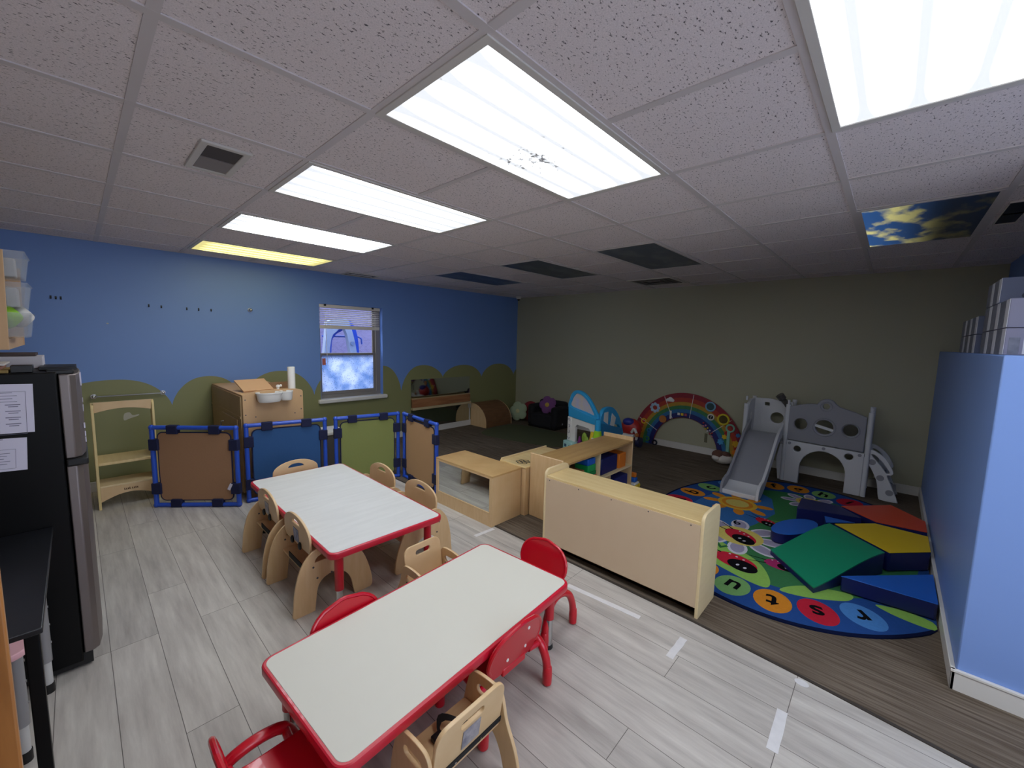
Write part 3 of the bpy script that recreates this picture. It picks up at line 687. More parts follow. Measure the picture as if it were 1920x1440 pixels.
t = thing('toy_shelf','open maple shelf unit with colourful foam blocks, facing the slide side','shelf',(1.86,1.03,0))
t['label'] = 'open wooden shelf unit holding coloured blocks, standing behind the divider cabinet'
for x in (0,1.232): obj('end_panel', MB().box(x,0,.005,x+.018,.345,.572), birch, t, bevel=.006)
obj('top', MB().box(.018,.0,.515,1.232,.335,.532), mat('worn_shelf_top','BF9A62',.5,var=.5,vscale=5,stretch=(.7,5,1),hex2='A67E48'), t)
obj('bottom', MB().box(.018,0,.05,1.232,.335,.066), maple, t)
obj('shelf', MB().box(.018,0,.265,1.232,.325,.281), maple, t)
obj('divider', MB().box(.595,.004,.066,.611,.325,.515), maple, t); obj('divider', MB().box(.80,.004,.066,.812,.325,.265), maple, t)
obj('back_panel', MB().box(.018,.325,.05,1.232,.337,.515), maple, t)
obj('kick_rail', MB().box(.018,.05,.004,1.232,.066,.05), maple, t)
blocks = [('navy foam block filling the upper bay of the toy shelf', v_navy,(.68,.03,.281,.98,.28,.44)),('orange block beside the navy one in the upper bay', orange,(1.0,.02,.281,1.14,.22,.43)),
 ('navy foam block in the bottom bay of the toy shelf', navy_b,(.83,.02,.066,1.20,.25,.19)),('green block in the upper bay next to the divider', green_b,(.43,.02,.365,.56,.17,.43)),
 ('orange red block under the green one on the shelf', redb,(.40,.02,.281,.58,.19,.325)),('blue block stacked on the green one', v_blue,(.42,.02,.43,.55,.16,.49)),('green flat block on the orange red one', mat('dark_green_block','15803F',.5),(.41,.02,.325,.57,.18,.365)),
 ('navy block at the closed end of the upper bay', navy_b,(.06,.03,.281,.26,.25,.42)),('brown block standing beside the green block', P('brown_block','8A5A30'),(.32,.02,.281,.37,.18,.41)),('small orange block in the bottom bay by the short divider', P('red_orange_block','D2622A'),(.66,.03,.066,.77,.2,.2))]
for lab,m_,(x0,y0,z0,x1,y1,z1) in blocks:
    tag(obj('toy_block', MB().box(x0-(x0+x1)/2,y0-(y0+y1)/2,0.0005,x1-(x0+x1)/2,y1-(y0+y1)/2,z1-z0), m_, None, (1.86+(x0+x1)/2,1.03+(y0+y1)/2,z0), bevel=.008), lab,'toy block')
t = thing('toy_car','small white and blue toy car on the carpet at the end of the shelf','toy',(3.21,1.06,.004))
obj('body', MB().box(-.06,-.05,.03,.06,.05,.06), white_p, t, bevel=.014); obj('cab', MB().box(-.035,-.04,.06,.03,.04,.11), v_blue, t, bevel=.012); obj('roof', MB().box(-.02,-.03,.11,.02,.03,.16), orange, t, bevel=.008)
for x in (-.035,.035):
    for y in (-.05,.05): obj('wheel', MB().cyl(.022,-.008,.008,12,0,MXZ(x,y,.022)), yellow, t)

# ------------------------------------------------------------------ gates
def gate(label, a, b, cloth, tagged=False, h=.735):
    a, b = Vector((*a,0)), Vector((*b,0)); d = b-a; L_ = d.length; rz = math.atan2(d.y,d.x)
    t = thing('gate_panel', label, 'room divider', a, rz)
    r = .019
    c = [(r,0,r),(L_-r,0,r),(L_-r,0,h-r),(r,0,h-r)]
    f = MB()
    for k in range(4): f.tube([c[k],c[(k+1)%4]],r,12)
    for p in c: f.sph(p,r*1.25,12)
    obj('frame', f, gate_blue, t, label='blue plastic pipe frame')
    m0 = .062
    obj('canvas', MB().plate(rrect(m0,m0,L_-m0,h-m0,.045,6),(),.006,MXZ(0,0,0),bev=.002), cloth, t)
    obj('piping', MB().tube([(x,0,z) for x,z in rrect(m0,m0,L_-m0,h-m0,.045,6)],.006,6,0,True), gate_strap, t)
    sx = (.19*L_/.72, L_-.19*L_/.72); sz = (.17,h-.17)
    def strap(x0,z0,x1,z1): obj('strap', MB().box(x0,-r-.004,z0,x1,r+.004,z1), gate_strap, t, bevel=.006, label='navy canvas strap')
    for x in sx:
        strap(x-.045,-.002+.0025,x+.045,m0+.012); strap(x-.045,h-m0-.012,x+.045,h+.003)
    for z in sz:
        strap(-.003,z-.05,m0+.012,z+.05); strap(L_-m0-.012,z-.05,L_+.003,z+.05)
    if tagged: obj('care_tag', MB().box(-.012,-.001,-.03,.012,.001,.03,0,T(L_-.075,-.026,.19)@RY(R(25))), paper, t, label='white care tag')
    return t
gate('brown canvas gate panel in blue pipe frame, beside the wooden step stool', (-.405,3.79), (.135,3.295), g_brown, True)
gate('blue canvas gate panel standing before the play sink', (.19,3.35), (.865,3.195), g_blue)
gate('green canvas gate panel in blue pipe frame under the window', (.925,3.175), (1.585,3.03), g_green)
gate('tan canvas gate panel in blue pipe frame, next to the mirror box', (1.615,3.0), (1.535,2.275), g_tan)

# ------------------------------------------------------------------ play sink
t = thing('play_sink','tall tan wooden play sink unit with white tubs, behind the blue gate','play kitchen',(.21,3.42,0))
obj('body', MB().box(0,.02,.06,.52,1.17,.97), ply_dark, t, bevel=.004)
obj('top', MB().box(-.004,.016,.97,.524,1.18,.988), ply_tan, t, bevel=.003)
fp = [(0,.0),(.52,0),(.52,.985),(.512,1.0),(.46,1.015),(.30,1.02),(.13,1.018),(.06,1.0),(.0,.985)]
f = obj('front_panel', MB().plate(fp,(),.018,MXZ(0,.009,0),bev=.002), ply_tan, t)
for (x,z) in ((.02,.94),(.02,.80),(.50,.94),(.50,.81),(.10,.775),(.44,.775)): obj('screw', MB().cyl(.006,.009,.0105,8,0,MXZ(x,.009,z)), dkgrey_pl, f)
obj('side_panel', MB().box(-.012,.03,.06,0,1.16,.97), ply_dark, t)
d = obj('door', MB().box(-.024,.12,.10,-.012,.70,.745), ply_dark, t, bevel=.003)
obj('handle', MB().tube([(-.025,.62,.66),(-.05,.62,.66),(-.05,.62,.56),(-.025,.62,.56)],.006,8), steel2, d)
obj('cabinet_rail', MB().box(-.018,.03,.765,-.012,1.16,.785), ply_dark, t)
def tub(nm, cx, cy, a, b_, z0, z1, lab):
    s = MB(); n = 28
    prof = [(.80,z0),(.9,z0+.012),(1.0,z1-.012),(1.06,z1-.01),(1.06,z1),(.95,z1),(.85,z0+.014)]
    vs = [(cx+a*q*math.cos(2*PI*k/n), cy+b_*q*math.sin(2*PI*k/n), z) for q,z in prof for k in range(n)]
    fs = [(i*n+k,i*n+(k+1)%n,(i+1)*n+(k+1)%n,(i+1)*n+k) for i in range(len(prof)-1) for k in range(n)]
    fs += [list(range(n))[::-1],[(len(prof)-1)*n+k for k in range(n)]]
    return obj(nm, s.raw(vs,fs), white_p, t, label=lab)
tub('basin',.205,-.055,.108,.075,.915,1.005,'white oval tub'); tub('cup_basin',.352,-.05,.056,.056,.92,1.008,'small white round tub')
obj('faucet', MB().cyl(.012,1.0,1.035,12,0,T(.305,.03,0)).sph((.305,.03,1.045),.018,10).sph((.33,.03,1.052),.012,10), white_p, t)
obj('lid', MB().box(-.14,-.006,0,.14,.006,.20,0,T(.19,.20,.995)@RZ(R(12))@RX(R(-62))), mat('lid_laminate','C69C76',.5), t, label='leaning hinged lid')
obj('upstand', MB().box(.20,.34,.988,.52,.352,1.055), mat('upstand_laminate','8C6A48',.6), t)
t = tag(obj('paper_roll', MB().cyl(.034,0,.235,24).cyl(.012,.235,.2355,12), mat('paper_white','E6E4DC',.85), None, (.665,3.53,.989)), 'upright white paper roll standing on the play sink','paper roll')

t = thing('lidded_bin','low grey bin with white lid seen between the blue and green gates','bin',(1.02,3.86,0))
obj('body', MB().box(0,0,0,.34,.32,.385), mat('dark_grey_bin','55504E',.6), t, bevel=.012); obj('lid', MB().box(-.012,-.012,.385,.352,.332,.425), white_p, t, bevel=.01)
# step stool
t = thing('learning_tower','birch step stool tower standing against the green painted wall','step stool',(-.745,4.0,0))
side = rrect(0,0,.40,.93,.0001,1)
side = [(0,0),(.03,0),(.05,.05),(.33,.05),(.37,0),(.41,0),(.40,.42),(.22,.52),(.13,.62),(.115,.80),(.11,.88)]+[(.055+.055*math.cos(a),.88+.05*math.sin(a)) for a in [PI*i/8 for i in range(1,9)]]
for x in (0,.385): obj('side_panel', MB().plate(side,(),.018,MYZ(x+.009,0,0),bev=.003), mat('pale_birch','DCC58C',.45,var=.2,vscale=6,hex2='CBB074'), t)
obj('top_rail', MB().plate([(0,.935),(.367,.935),(.367,.845)]+[(.367*(1-i/10),.845+.03*math.sin(PI*i/10)) for i in range(1,10)]+[(0,.845)],(),.016,MXZ(.018,.02,0),bev=.002), birch, t)
obj('step', MB().box(.018,.005,.385,.385,.34,.41), maple_top, t, bevel=.004)
obj('lower_step', MB().box(.018,.005,.19,.385,.26,.206), maple, t, bevel=.003)
ap = obj('apron', MB().plate([(0,.19),(.367,.19),(.367,.065)]+[(.367*(1-i/10),.065+.055*math.sin(PI*i/10)) for i in range(1,10)]+[(0,.065)],(),.016,MXZ(.018,.012,0),bev=.002), birch, t)
mk = MB()
for k,x in enumerate([.165,.176,.187,.198, .216,.227,.238,.249]):
    mk.box(x,.0028,.142,x+.006,.0036,.158+(.003 if k%3==0 else 0)); mk.box(x,.0028,.142,x+.009,.0036,.145)
obj('burned_lettering', mk, mat('burn_mark','5A3A20',.8), ap, label='small dark burned lettering')

# towel bar and hooks
t = thing('towel_rail','thin metal towel rail on the green mural above the step stool','towel rail',(-.46,YB,.92))
obj('bar', MB().tube([(-.245,-.05,0),(.245,-.05,0)],.007,10), steel2, t)
for x in (-.25,.25): obj('post', MB().cyl(.022,0,.012,16,0,MXZ(x,0,0)).cyl(.010,.0,.055,12,0,MXZ(x,0,0)).sph((x,-.052,0),.013,10), chrome, t)
def hook(x, z):
    t = thing('wall_hook','small dark metal hook in the row on the blue wall above the play sink','hook',(x,YB,z), group='small dark hooks in the blue wall')
    obj('plate', MB().box(-.006,-.003,-.014,.006,0,.014), blackm, t); obj('prong', MB().tube([(0,-.003,-.004),(0,-.018,-.012),(0,-.024,-.004)],.0035,7), blackm, t); return t
h0 = hook(-.27,1.80)
for x,z in ((-.175,1.795),(.03,1.79),(.13,1.79),(.24,1.79)): dup(h0,(x,YB,z),0,h0['label'])
h1 = dup(h0,(-.92,YB,1.825),0,'small dark hook in the tight cluster of three, above the fridge','cluster of three hooks')
for x in (-.89,-.86): dup(h1,(x,YB,1.822),0,h1['label'])
t = thing('rod_mount','round chrome rod bracket on the blue wall beside the window','bracket',(.61,YB,1.815))
obj('rose', MB().cyl(.024,0,.008,18,0,MXZ(0,0,0)), steel2, t); obj('post', MB().cyl(.012,0,.03,12,0,MXZ(0,0,0)).sph((0,-.032,0),.019,12), chrome, t)

# wall mirror and ledge
t = thing('wall_mirror','long low acrylic mirror on the wall behind the wooden ledge','mirror',(0,YB,0))
obj('mirror_panel', MB().box(2.76,-.012,.10,3.965,-.0015,.885), mirror_dk, t)
obj('edge_trim', MB().box(3.962,-.02,.10,3.975,0,.40), trimw, t)
obj('bracket', MB().box(3.945,-.03,.32,3.995,0,.44), mat('bracket_white','B9BAB4',.4,metal=.4), t, bevel=.004)
t = thing('wall_ledge','reddish pine ledge rail mounted across the long wall mirror','ledge',(0,YB-.08,0))
pine = mat('reddish_pine','A4714A',.5,var=.6,vscale=4,stretch=(.6,6,6),hex2='6E3B22')
obj('board', MB().box(2.72,-.03,.455,3.90,.0,.585), pine, t, bevel=.004)
obj('lip', MB().box(2.72,-.045,.415,3.91,.02,.452), mat('pale_pine','B9A884',.5), t, bevel=.004)
obj('top_lip', MB().box(2.72,-.034,.585,3.90,.02,.60), mat('pale_pine2','A98F68',.5), t, bevel=.003)
for x in (2.80,3.82): obj('bracket', MB().box(x-.02,.0,.44,x+.02,.078,.56), steel2, t)

# barrel climber
t = thing('barrel_climber','quarter round wooden slatted climber in the corner by the wall mirror','climbing toy',(4.0,YB-.02,0))
arc = lambda r: [(-r*math.cos(a)*1.0, r*math.sin(a)) for a in [R(90)*i/14 for i in range(15)]]
Rb = .40
for x in (.0,.64):
    obj('end_panel', MB().plate([(0,.004),(-Rb,.004),(-Rb,.07)]+[(-Rb*math.cos(R(90)*i/14),.07+(Rb-.06)*math.sin(R(90)*i/14)) for i in range(1,15)],(),.018,MYZ(x,0,0),bev=.002), birch, t)
dk = mat('dark_slat_wood','7A5638',.5,var=.4,vscale=6,stretch=(1,5,1),hex2='5A3C26')
for k in range(9):
    a = R(5+9.6*k); M_ = T(.32,-Rb*math.cos(a)*.985,.07+(Rb-.06)*math.sin(a)*.985) @ RX(-(a-R(90))*-1*-1)
    obj('slat', MB().box(-.311,-.029,-.006,.311,.029,.006,0,M_), dk, t, bevel=.003)
obj('front_board', MB().box(.009,-Rb+.004,.006,.631,-Rb+.018,.068), dk, t)

# couch and cushions
t = thing('toddler_couch','small black upholstered toddler armchair against the olive wall','armchair',(4.72,3.25,.004))
obj('seat', MB().box(0,.10,.02,.36,.56,.25), blackf, t, bevel=.03)
obj('backrest', MB().box(.30,.04,.10,.45,.62,.47), blackf, t, bevel=.05)
for y in (.0,.52): obj('armrest', MB().box(.02,y,.02,.44,y+.14,.40 if y else .40), blackf, t, bevel=.05)
obj('base', MB().box(.03,.03,0,.43,.63,.03), blackm, t)
obj('care_tag', MB().box(.2,-.004,.08,.215,.001,.11), paper, t)
pet = lambda Rr, n, q: (lambda a: Rr*(1-q*1.6+q*2.2*abs(math.sin(n*a/2))**.6))
pur = mat('purple_plush','7E4E86',.95,bump=.3,bscale=150); yelp = mat('yellow_plush','C9A94E',.95); grn = mat('pale_green_plush','A8B898',.95,bump=.3,bscale=150)
def flower(label, loc, Rr, m_, m2, rz, tilt):
    t = thing('flower_cushion', label, 'cushion', loc, 0)
    MM = RZ(rz) @ RX(R(90)-tilt) 
    obj('petals', MB().pillow(pet(Rr,5,.10),.045,0,MM), m_, t, ang=80)
    obj('center', MB().sph((0,0,.036),(.045,.045,.018),14,0,MM), m2, t, label='yellow centre')
    return t
flower('purple flower cushion with yellow centre resting on the black armchair', (4.925,3.58,.40), .155, pur, yelp, R(-72), R(14))
flower('pale green flower cushion leaning in the corner behind the wooden climber', (4.90,4.26,.20), .175, grn, mat('cream_plush','C9C494',.95), R(-72), R(10))
tag(obj('round_cushion', MB().pillow(lambda a:.19,.06,0,RZ(R(-82))@RX(R(82))), mat('maroon_plush','8A2A34',.9,bump=.2,bscale=90), None, (5.08,4.115,.20)), 'dark red round cushion standing between the green flower and black armchair','cushion')
tag(obj('play_mat', MB().prism(spl([(3.7,4.0),(4.6,4.1),(4.7,3.2),(4.65,2.6),(4.0,2.55),(3.75,3.1)],4),.004,.008), mat('dark_green_mat','4C5236',.9)), 'thin dark green mat on the carpet before the black armchair','mat')

# ------------------------------------------------------------------ activity house toy
t = thing('activity_house','blue and white plastic activity house toy standing behind the toy shelf','toy house',(3.38,1.62,.004))
# wing A spans +y from 0 to .46 (plane facing -x)
RA = RZ(R(-18)) @ Matrix.Diagonal((1,1.13,1,1)); RBm = RZ(R(3)) @ Matrix.Diagonal((1.12,1,1,1))
wa = MB().plate([(0,0),(.46,0),(.46,.585),(0,.565)],[[(.10,.20),(.36,.20),(.36,.46),(.33,.49),(.13,.49),(.10,.46)]],.035,RA@MYZ(0,0,0),bev=.005)
obj('window_wall', wa, white_p, t)
obj('sill_shelf', MB().box(-.06,.08,.17,.03,.38,.20,0,RA), P('pale_pink_plastic','D8B4B8'), t, bevel=.006)
obj('roof_band', MB().plate([(-.02,.555),(.48,.575),(.49,.71),(-.02,.63)],(),.055,RA@MYZ(-.004,0,0),bev=.008), sky_blue, t)
arch_o = spl([(.485,.69),(.48,.80),(.44,.885),(.36,.93),(.25,.915),(.14,.845),(.055,.745),(-.012,.635),(.2,.655)],4)
arch_i = spl([(.445,.715),(.44,.79),(.405,.85),(.35,.89),(.26,.875),(.16,.81),(.08,.715),(.06,.668),(.2,.685)],4)
obj('roof_arch', MB().plate(arch_o,[arch_i],.04,RA@MYZ(0,0,0),bev=.006), sky_blue, t)
obj('roof_picture', MB().plate(arch_i,(),.012,RA@MYZ(0,0,0)), mat('pale_printed_panel','B9B8CE',.5,var=.6,vscale=9,hex2='D6C49A'), t)
po = obj('track_post', MB().box(-.03,.43,.20,.03,.495,.575,0,RA), white_p, t, bevel=.008)
for k in range(4): obj('peg', MB().tube([(-.032,.462+.018*math.cos(a+k),.53-.075*k+.018*math.sin(a+k)) for a in [PI*1.2*i/8 for i in range(9)]],.004,6,0,False,RA), grey_pl, po)
so = obj('shape_sorter', MB().box(-.09,.33,0,.05,.50,.265,0,RA), mint, t, bevel=.015)
obj('square_hole', MB().box(-.093,.43,.19,-.089,.465,.225,0,RA), P('deep_blue','28506E'), so); obj('triangle_hole', MB().plate([(.36,.19),(.40,.19),(.38,.228)],(),.004,RA@MYZ(-.091,0,0)), P('deep_teal','1C5E62'), so)
obj('square_hole', MB().box(-.093,.44,.12,-.089,.47,.15,0,RA), blackm, so); obj('round_hole', MB().cyl(.016,-.002,.002,12,0,RA@MYZ(-.091,.38,.135)), white_p, so)
obj('corner_post', MB().cyl(.034,.49,.63,16,0,RA@T(-.02,-.02,0)), sky_blue, t)
cl = obj('clock_tower', MB().lathe([(.07,.0),(.062,.36),(.038,.50)],16,0,RA@T(-.03,-.03,0)), lime, t); obj('number_plate', MB().box(-.103,-.055,.38,-.092,-.01,.42,0,RA), white_p, cl)
obj('side_tower', MB().lathe([(.055,.0),(.05,.36),(.03,.47)],12,0,RA@T(-.02,.045,0)), yellow, t)
obj('spinner', MB().lathe([(.01,.2),(.03,.27),(.012,.36)],10,0,RA@T(-.03,.26,0)), purple, t); obj('leaf', MB().sph((-.03,.18,.36),(.02,.04,.07),10,0,RA).sph((-.03,.14,.33),(.02,.03,.06),10,0,RA), P('leaf_green','8CAA3A'), t)
# wing B recedes along +x
wbm = RBm@MXZ(.03,-.02,0)
obj('side_wall', MB().plate([(0,0),(.50,0),(.50,.44),(0,.58)],(),.035,wbm,bev=.005), teal_bl, t)
bo = [(.0,.56),(.02,.70),(.10,.755),(.26,.74),(.40,.64),(.50,.50),(.56,.36),(.50,.36),(.42,.50)]
obj('side_roof', MB().plate(spl(bo,3),(),.045,RBm@MXZ(.03,.0,0),bev=.006), sky_blue, t)
for (x0,z0,x1,z1,x2,z2,x3,z3) in ((.05,.60,.15,.545,.15,.70,.06,.70),(.21,.53,.30,.48,.34,.60,.24,.67)):
    obj('page', MB().plate([(x0,z0),(x1,z1),(x2,z2),(x3,z3)],(),.052,RBm@MXZ(.03,.0,0)), white_p, t)

# red walker toy
t = thing('ride_on_toy','red and blue plastic ride-on toy between the house toy and the rainbow','toy',(4.86,1.93,.004))
obj('body', MB().sph((0,0,.27),(.11,.16,.14),16), P('ride_red','B22A26'), t); obj('hood', MB().sph((-.05,.02,.36),(.08,.09,.06),14), P('ride_blue','2A3390'), t)
obj('handle', MB().tube(ospl([(-.10,-.06,.22),(-.12,-.11,.28),(-.1,-.14,.20),(-.08,-.13,.12)]),.02,9), white_p, t)
obj('seat', MB().box(-.14,-.10,.14,.05,.08,.19), white_p, t, bevel=.02)
for y in (-.15,.13): obj('wheel', MB().cyl(.075,-.03,.03,18,0,MXZ(-.03,y,.076)), P('ride_navy','23284E'), t)
obj('knob', MB().sph((-.13,-.16,.2),.03,10), P('ride_orange','C07038'), t)

# ------------------------------------------------------------------ rainbow panel
t = thing('rainbow_panel','large rainbow arch activity panel leaning on the olive wall','activity panel',(5.17,1.25,.012))
def arcring(r0, r1, a0=0, a1=180, n=48):
    A = [R(a0+(a1-a0)*i/n) for i in range(n+1)]
    return [(r1*math.cos(a),r1*math.sin(a)*1.04) for a in A]+[(r0*math.cos(a),r0*math.sin(a)*1.04) for a in reversed(A)]
obj('board', MB().plate(arcring(.455,.80),(),.022,MYZ(0,0,0),bev=.003), P('rainbow_rim','8E1E2C'), t)
rb = [('8E1E30',.735,.79),('B03A28',.675,.735),('B8902E',.625,.675),('3E7E4E',.575,.625),('2E6EA4',.525,.575),('23286E',.46,.525)]
for k,(c,r0,r1) in enumerate(rb): obj('band', MB().plate(arcring(r0,r1),(),.003,MYZ(-.0125,0,0)), mat('rainbow_band_%d'%k,c,.5,var=.3,vscale=22), t)
for a in (28,66,97,140):
    c_,s_ = math.cos(R(a)), math.sin(R(a))*1.04
    obj('seam', MB().tube([(-.015,.46*c_,.46*s_),(-.015,.79*c_,.79*s_)],.004,6), white_p, t)
def torus_at(nm, y, z, r, w_, m_):
    obj(nm, MB().tube([(-.022,y+r*math.cos(a),z+r*math.sin(a)) for a in [2*PI*i/20 for i in range(20)]],w_,7,0,True), m_, t)
torus_at('ring',.62,.335,.035,.009,yellow); torus_at('ring',.55,.07,.03,.009,P('ring_green','4E9A4A')); torus_at('ring',.655,.19,.03,.008,orange); torus_at('ring',.53,.205,.026,.007,P('ring_blue','3B86BE'))
torus_at('ring',.43,.03,.034,.012,P('ring_navy','15182E'))
fan = MB()
for k in range(8):
    a = 2*PI*k/8; fan.sph((-.02,.455+.055*math.cos(a),.565+.055*math.sin(a)),(.006,.024,.024),8)
obj('pinwheel', fan, P('pale_blue_plastic','A9C4DC'), t)
obj('cloud', MB().sph((-.02,.23,.715),(.008,.04,.035),10).sph((-.02,.265,.705),(.008,.03,.025),10).sph((-.02,.20,.705),(.008,.03,.025),10), white_p, t)
obj('face_disc', MB().cyl(.055,-.008,.008,20,0,MYZ(-.02,.325,.41)), P('face_orange','B8773C'), t)
obj('slider', MB().box(-.024,.20,.43,-.016,.225,.55), white_p, t)
torus_at('porthole',-.33,.68,.06,.011,P('porthole_blue','7FB0D0')); obj('porthole_pane', MB().cyl(.055,-.002,.002,18,0,MYZ(-.018,-.33,.68)), P('dark_pane','2E4E52'), t)
torus_at('mirror_ring',-.505,.525,.068,.013,P('ring_yellow','D6C42E')); obj('mirror_disc', MB().cyl(.062,-.002,.002,20,0,MYZ(-.018,-.505,.525)), mirror, t)
torus_at('question_ring',-.345,.535,.038,.009,white_p); obj('question_disc', MB().cyl(.035,-.002,.002,16,0,MYZ(-.018,-.345,.535)), blackm, t)
obj('question_mark', MB().text('?',.06,.002,Matrix(((0,0,-1,-.022),(-1,0,0,-.345),(0,1,0,.535),(0,0,0,1)))), white_p, t)
for k in range(10):
    obj('bead', MB().sph((-.022,-.255-.03*(k%5),.44-.045*(k//5)-.035*(k%5)*.9),.013,8), [P('bead_red','A83238'),P('bead_pink','D8889C'),yellow,P('bead_white','D8D8E0')][k%4], t)
torus_at('rattle_head',-.60,.42,.048,.012,P('rattle_mint','8FC8B4')); obj('rattle_stick', MB().box(-.03,-.605,.03,-.014,-.565,.375), P('rattle_mint','8FC8B4'), t, bevel=.005)
def gear(y,z,r,m_):
    pts = [((r if (i//2)%2 else r*.74)*math.cos(2*PI*i/24),(r if (i//2)%2 else r*.74)*math.sin(2*PI*i/24)) for i in range(24)]
    obj('gear', MB().plate(pts,(),.012,MYZ(-.02,y,z)), m_, t)
gear(-.49,.215,.042,P('gear_blue','4FA0D8')); gear(-.535,.29,.034,yellow); gear(-.56,.345,.034,P('gear_red','B23230')); gear(-.68,.22,.048,P('gear_yellow','D2A62A')); gear(-.70,.34,.03,P('gear_blue2','3B78B0')); gear(-.675,.10,.04,orange)
for k in range(3): obj('xylophone_bar', MB().box(-.02,-.02+.05*k,.50,-.014,.015+.05*k,.535), [P('bar_pink','B85868'),yellow,white_p][k], t)
t = thing('plush_toy','brown and white plush animal lying on the floor before the rainbow','plush toy',(4.86,.64,.004))
obj('body', MB().sph((0,0,.075),(.09,.13,.072),16), mat('plush_white','D8D2CA',.95,bump=.3,bscale=140), t, ang=80); obj('head', MB().sph((-.02,.05,.12),(.075,.075,.06),14).sph((-.0,-.03,.13),(.06,.07,.04),12), mat('plush_brown','6B4A3E',.95,bump=.3,bscale=140), t, ang=80)
obj('muzzle', MB().sph((-.075,.06,.085),(.04,.05,.035),12), mat('plush_white','D8D2CA'), t, ang=80)
t = tag(obj('wall_outlet', MB().box(XO-.006,.945,.17,XO,.985,.30), mat('outlet_olive','6E6C54',.5), bevel=.004), 'narrow dark outlet cover on the olive wall inside the rainbow arch','outlet')

# ------------------------------------------------------------------ slide play set
t = thing('slide_playset','grey and white toddler slide set with arch tunnel and curved steps','slide',(0,0,.0125))
# arch front: plane x = 4.70, y -.73 .. -.05
arch = [(-.735,.0),(-.735,.455),(-.06,.475),(-.06,0),(-.20,0)]+[(-.40+.20*math.cos(a),.19+.215*math.sin(a)) for a in [PI*i/16 for i in range(0,17)]]+[(-.60,0)]
obj('arch_panel', MB().plate(arch,[ell(-.165,.39,.034,.034,18),ell(-.615,.395,.036,.036,18)],.05,MYZ(4.70,0,0),bev=.008), ltgrey_pl, t)
for y,z in ((-.09,.445),(-.40,.44),(-.70,.43)): obj('bolt', MB().cyl(.016,-.004,.004,12,0,MYZ(4.672,y,z)), grey_pl, t)
up = [(-.725,.465),(-.06,.485),(-.06,.86)]+[(-.06-.24*i/6,.86+.055*math.sin(R(90)*i/6)) for i in range(1,7)]+[(-.39+.082*math.cos(a),.905+.075*math.sin(a)) for a in [R(25)+R(130)*i/8 for i in range(9)]]+[(-.50,.905),(-.62,.87),(-.725,.83)]
gp = obj('upper_panel', MB().plate(up,[ell(-.175,.675,.058,.062,22),ell(-.385,.672,.078,.078,26),ell(-.605,.672,.063,.062,22),ell(-.385,.90,.03,.03,16)],.045,MYZ(4.70,0,0),bev=.008), grey_pl, t)
for (y,z,r) in ((-.385,.672,.098),(-.385,.90,.05),(-.175,.675,.07),(-.605,.672,.075)):
    obj('raised_ring', MB().tube([(4.678,y+r*math.cos(a),z+r*math.sin(a)) for a in [2*PI*i/28 for i in range(28)]],.006,6,0,True), grey_pl, gp)
obj('crossbar', MB().box(-.085,-.011,-.014,.085,.011,.014,0,T(4.69,-.385,.665)@RZ(R(90))@RY(R(-14))), ltgrey_pl, gp)
for y in (-.755,-.045,.38):
    obj('post', MB().cyl(.024,0,.88 if y<0 else .84,14,0,T(4.70,y,0)).cyl(.012,.88,.93,10,0,T(4.70,y,0)), ltgrey_pl, t)
    obj('post', MB().cyl(.024,0,.9,14,0,T(5.08,y,0)), ltgrey_pl, t)
bk = [(-.04,.46),(.38,.46),(.38,.84),(.36,.885),(.20,.89),(.06,.87),(-.04,.87)]
obj('back_wall', MB().plate(bk,[ell(.11,.66,.068,.068,22),rrect(.20,.80,.25,.84,.006,2)],.035,MYZ(5.03,0,0),bev=.006), ltgrey_pl, t)
sd = [(4.70,.46),(5.05,.46),(5.05,.88),(4.86,.88),(4.76,.84),(4.70,.72)]
obj('side_wall', MB().plate(sd,[rrect(4.84,.60,4.88,.72,.018,4)],.035,MXZ(0,.375,0),bev=.006), ltgrey_pl, t)
obj('deck', MB().box(4.68,-.74,.42,5.05,.39,.455), grey_pl, t, bevel=.006)
obj('tower_skirt', MB().plate([(-.04,0),(.0,0),(.03,.24),(-.0,.42),(-.04,.45)],(),.03,MYZ(4.72,0,0)), ltgrey_pl, t)
obj('telescope', MB().lathe([(.028,0),(.034,.05),(.03,.06),(.03,.13),(.042,.14),(.044,.20)],16,0,T(4.98,-.02,.80)@RX(R(-35))@RY(R(-20))), P('telescope_grey','55524E'), t)
# slide chute from (4.68,.55) to (3.72,.02)
prof = ospl([(4.69,0,.53),(4.60,0,.53),(4.45,0,.46),(4.20,0,.27),(4.0,0,.13),(3.86,0,.062),(3.72,0,.045)],5)
sl = MB(); y0,y1 = .01,.315; n = len(prof)
vs = []
for p in prof: vs += [(p.x,y0,p.z),(p.x,y1,p.z),(p.x,y0,p.z-.02),(p.x,y1,p.z-.02)]
fs = []
for i in range(n-1):
    a = 4*i; b = a+4
    fs += [(a,b,b+1,a+1),(a+2,a+3,b+3,b+2),(a,a+2,b+2,b),(a+1,b+1,b+3,a+3)]
fs += [(0,1,3,2),(4*n-4,4*n-2,4*n-1,4*n-3)]
cut = [i for i,p in enumerate(prof) if p.x < 3.92][0]
mi = []
sl.raw(vs, fs)
for k,f_ in enumerate(sl.f):
    sl.m[k] = 1 if min(f_) >= 4*(cut-1) else 0
ch = obj('chute', sl, [grey_pl, ltgrey_pl], t, label='grey slide chute with pale end')
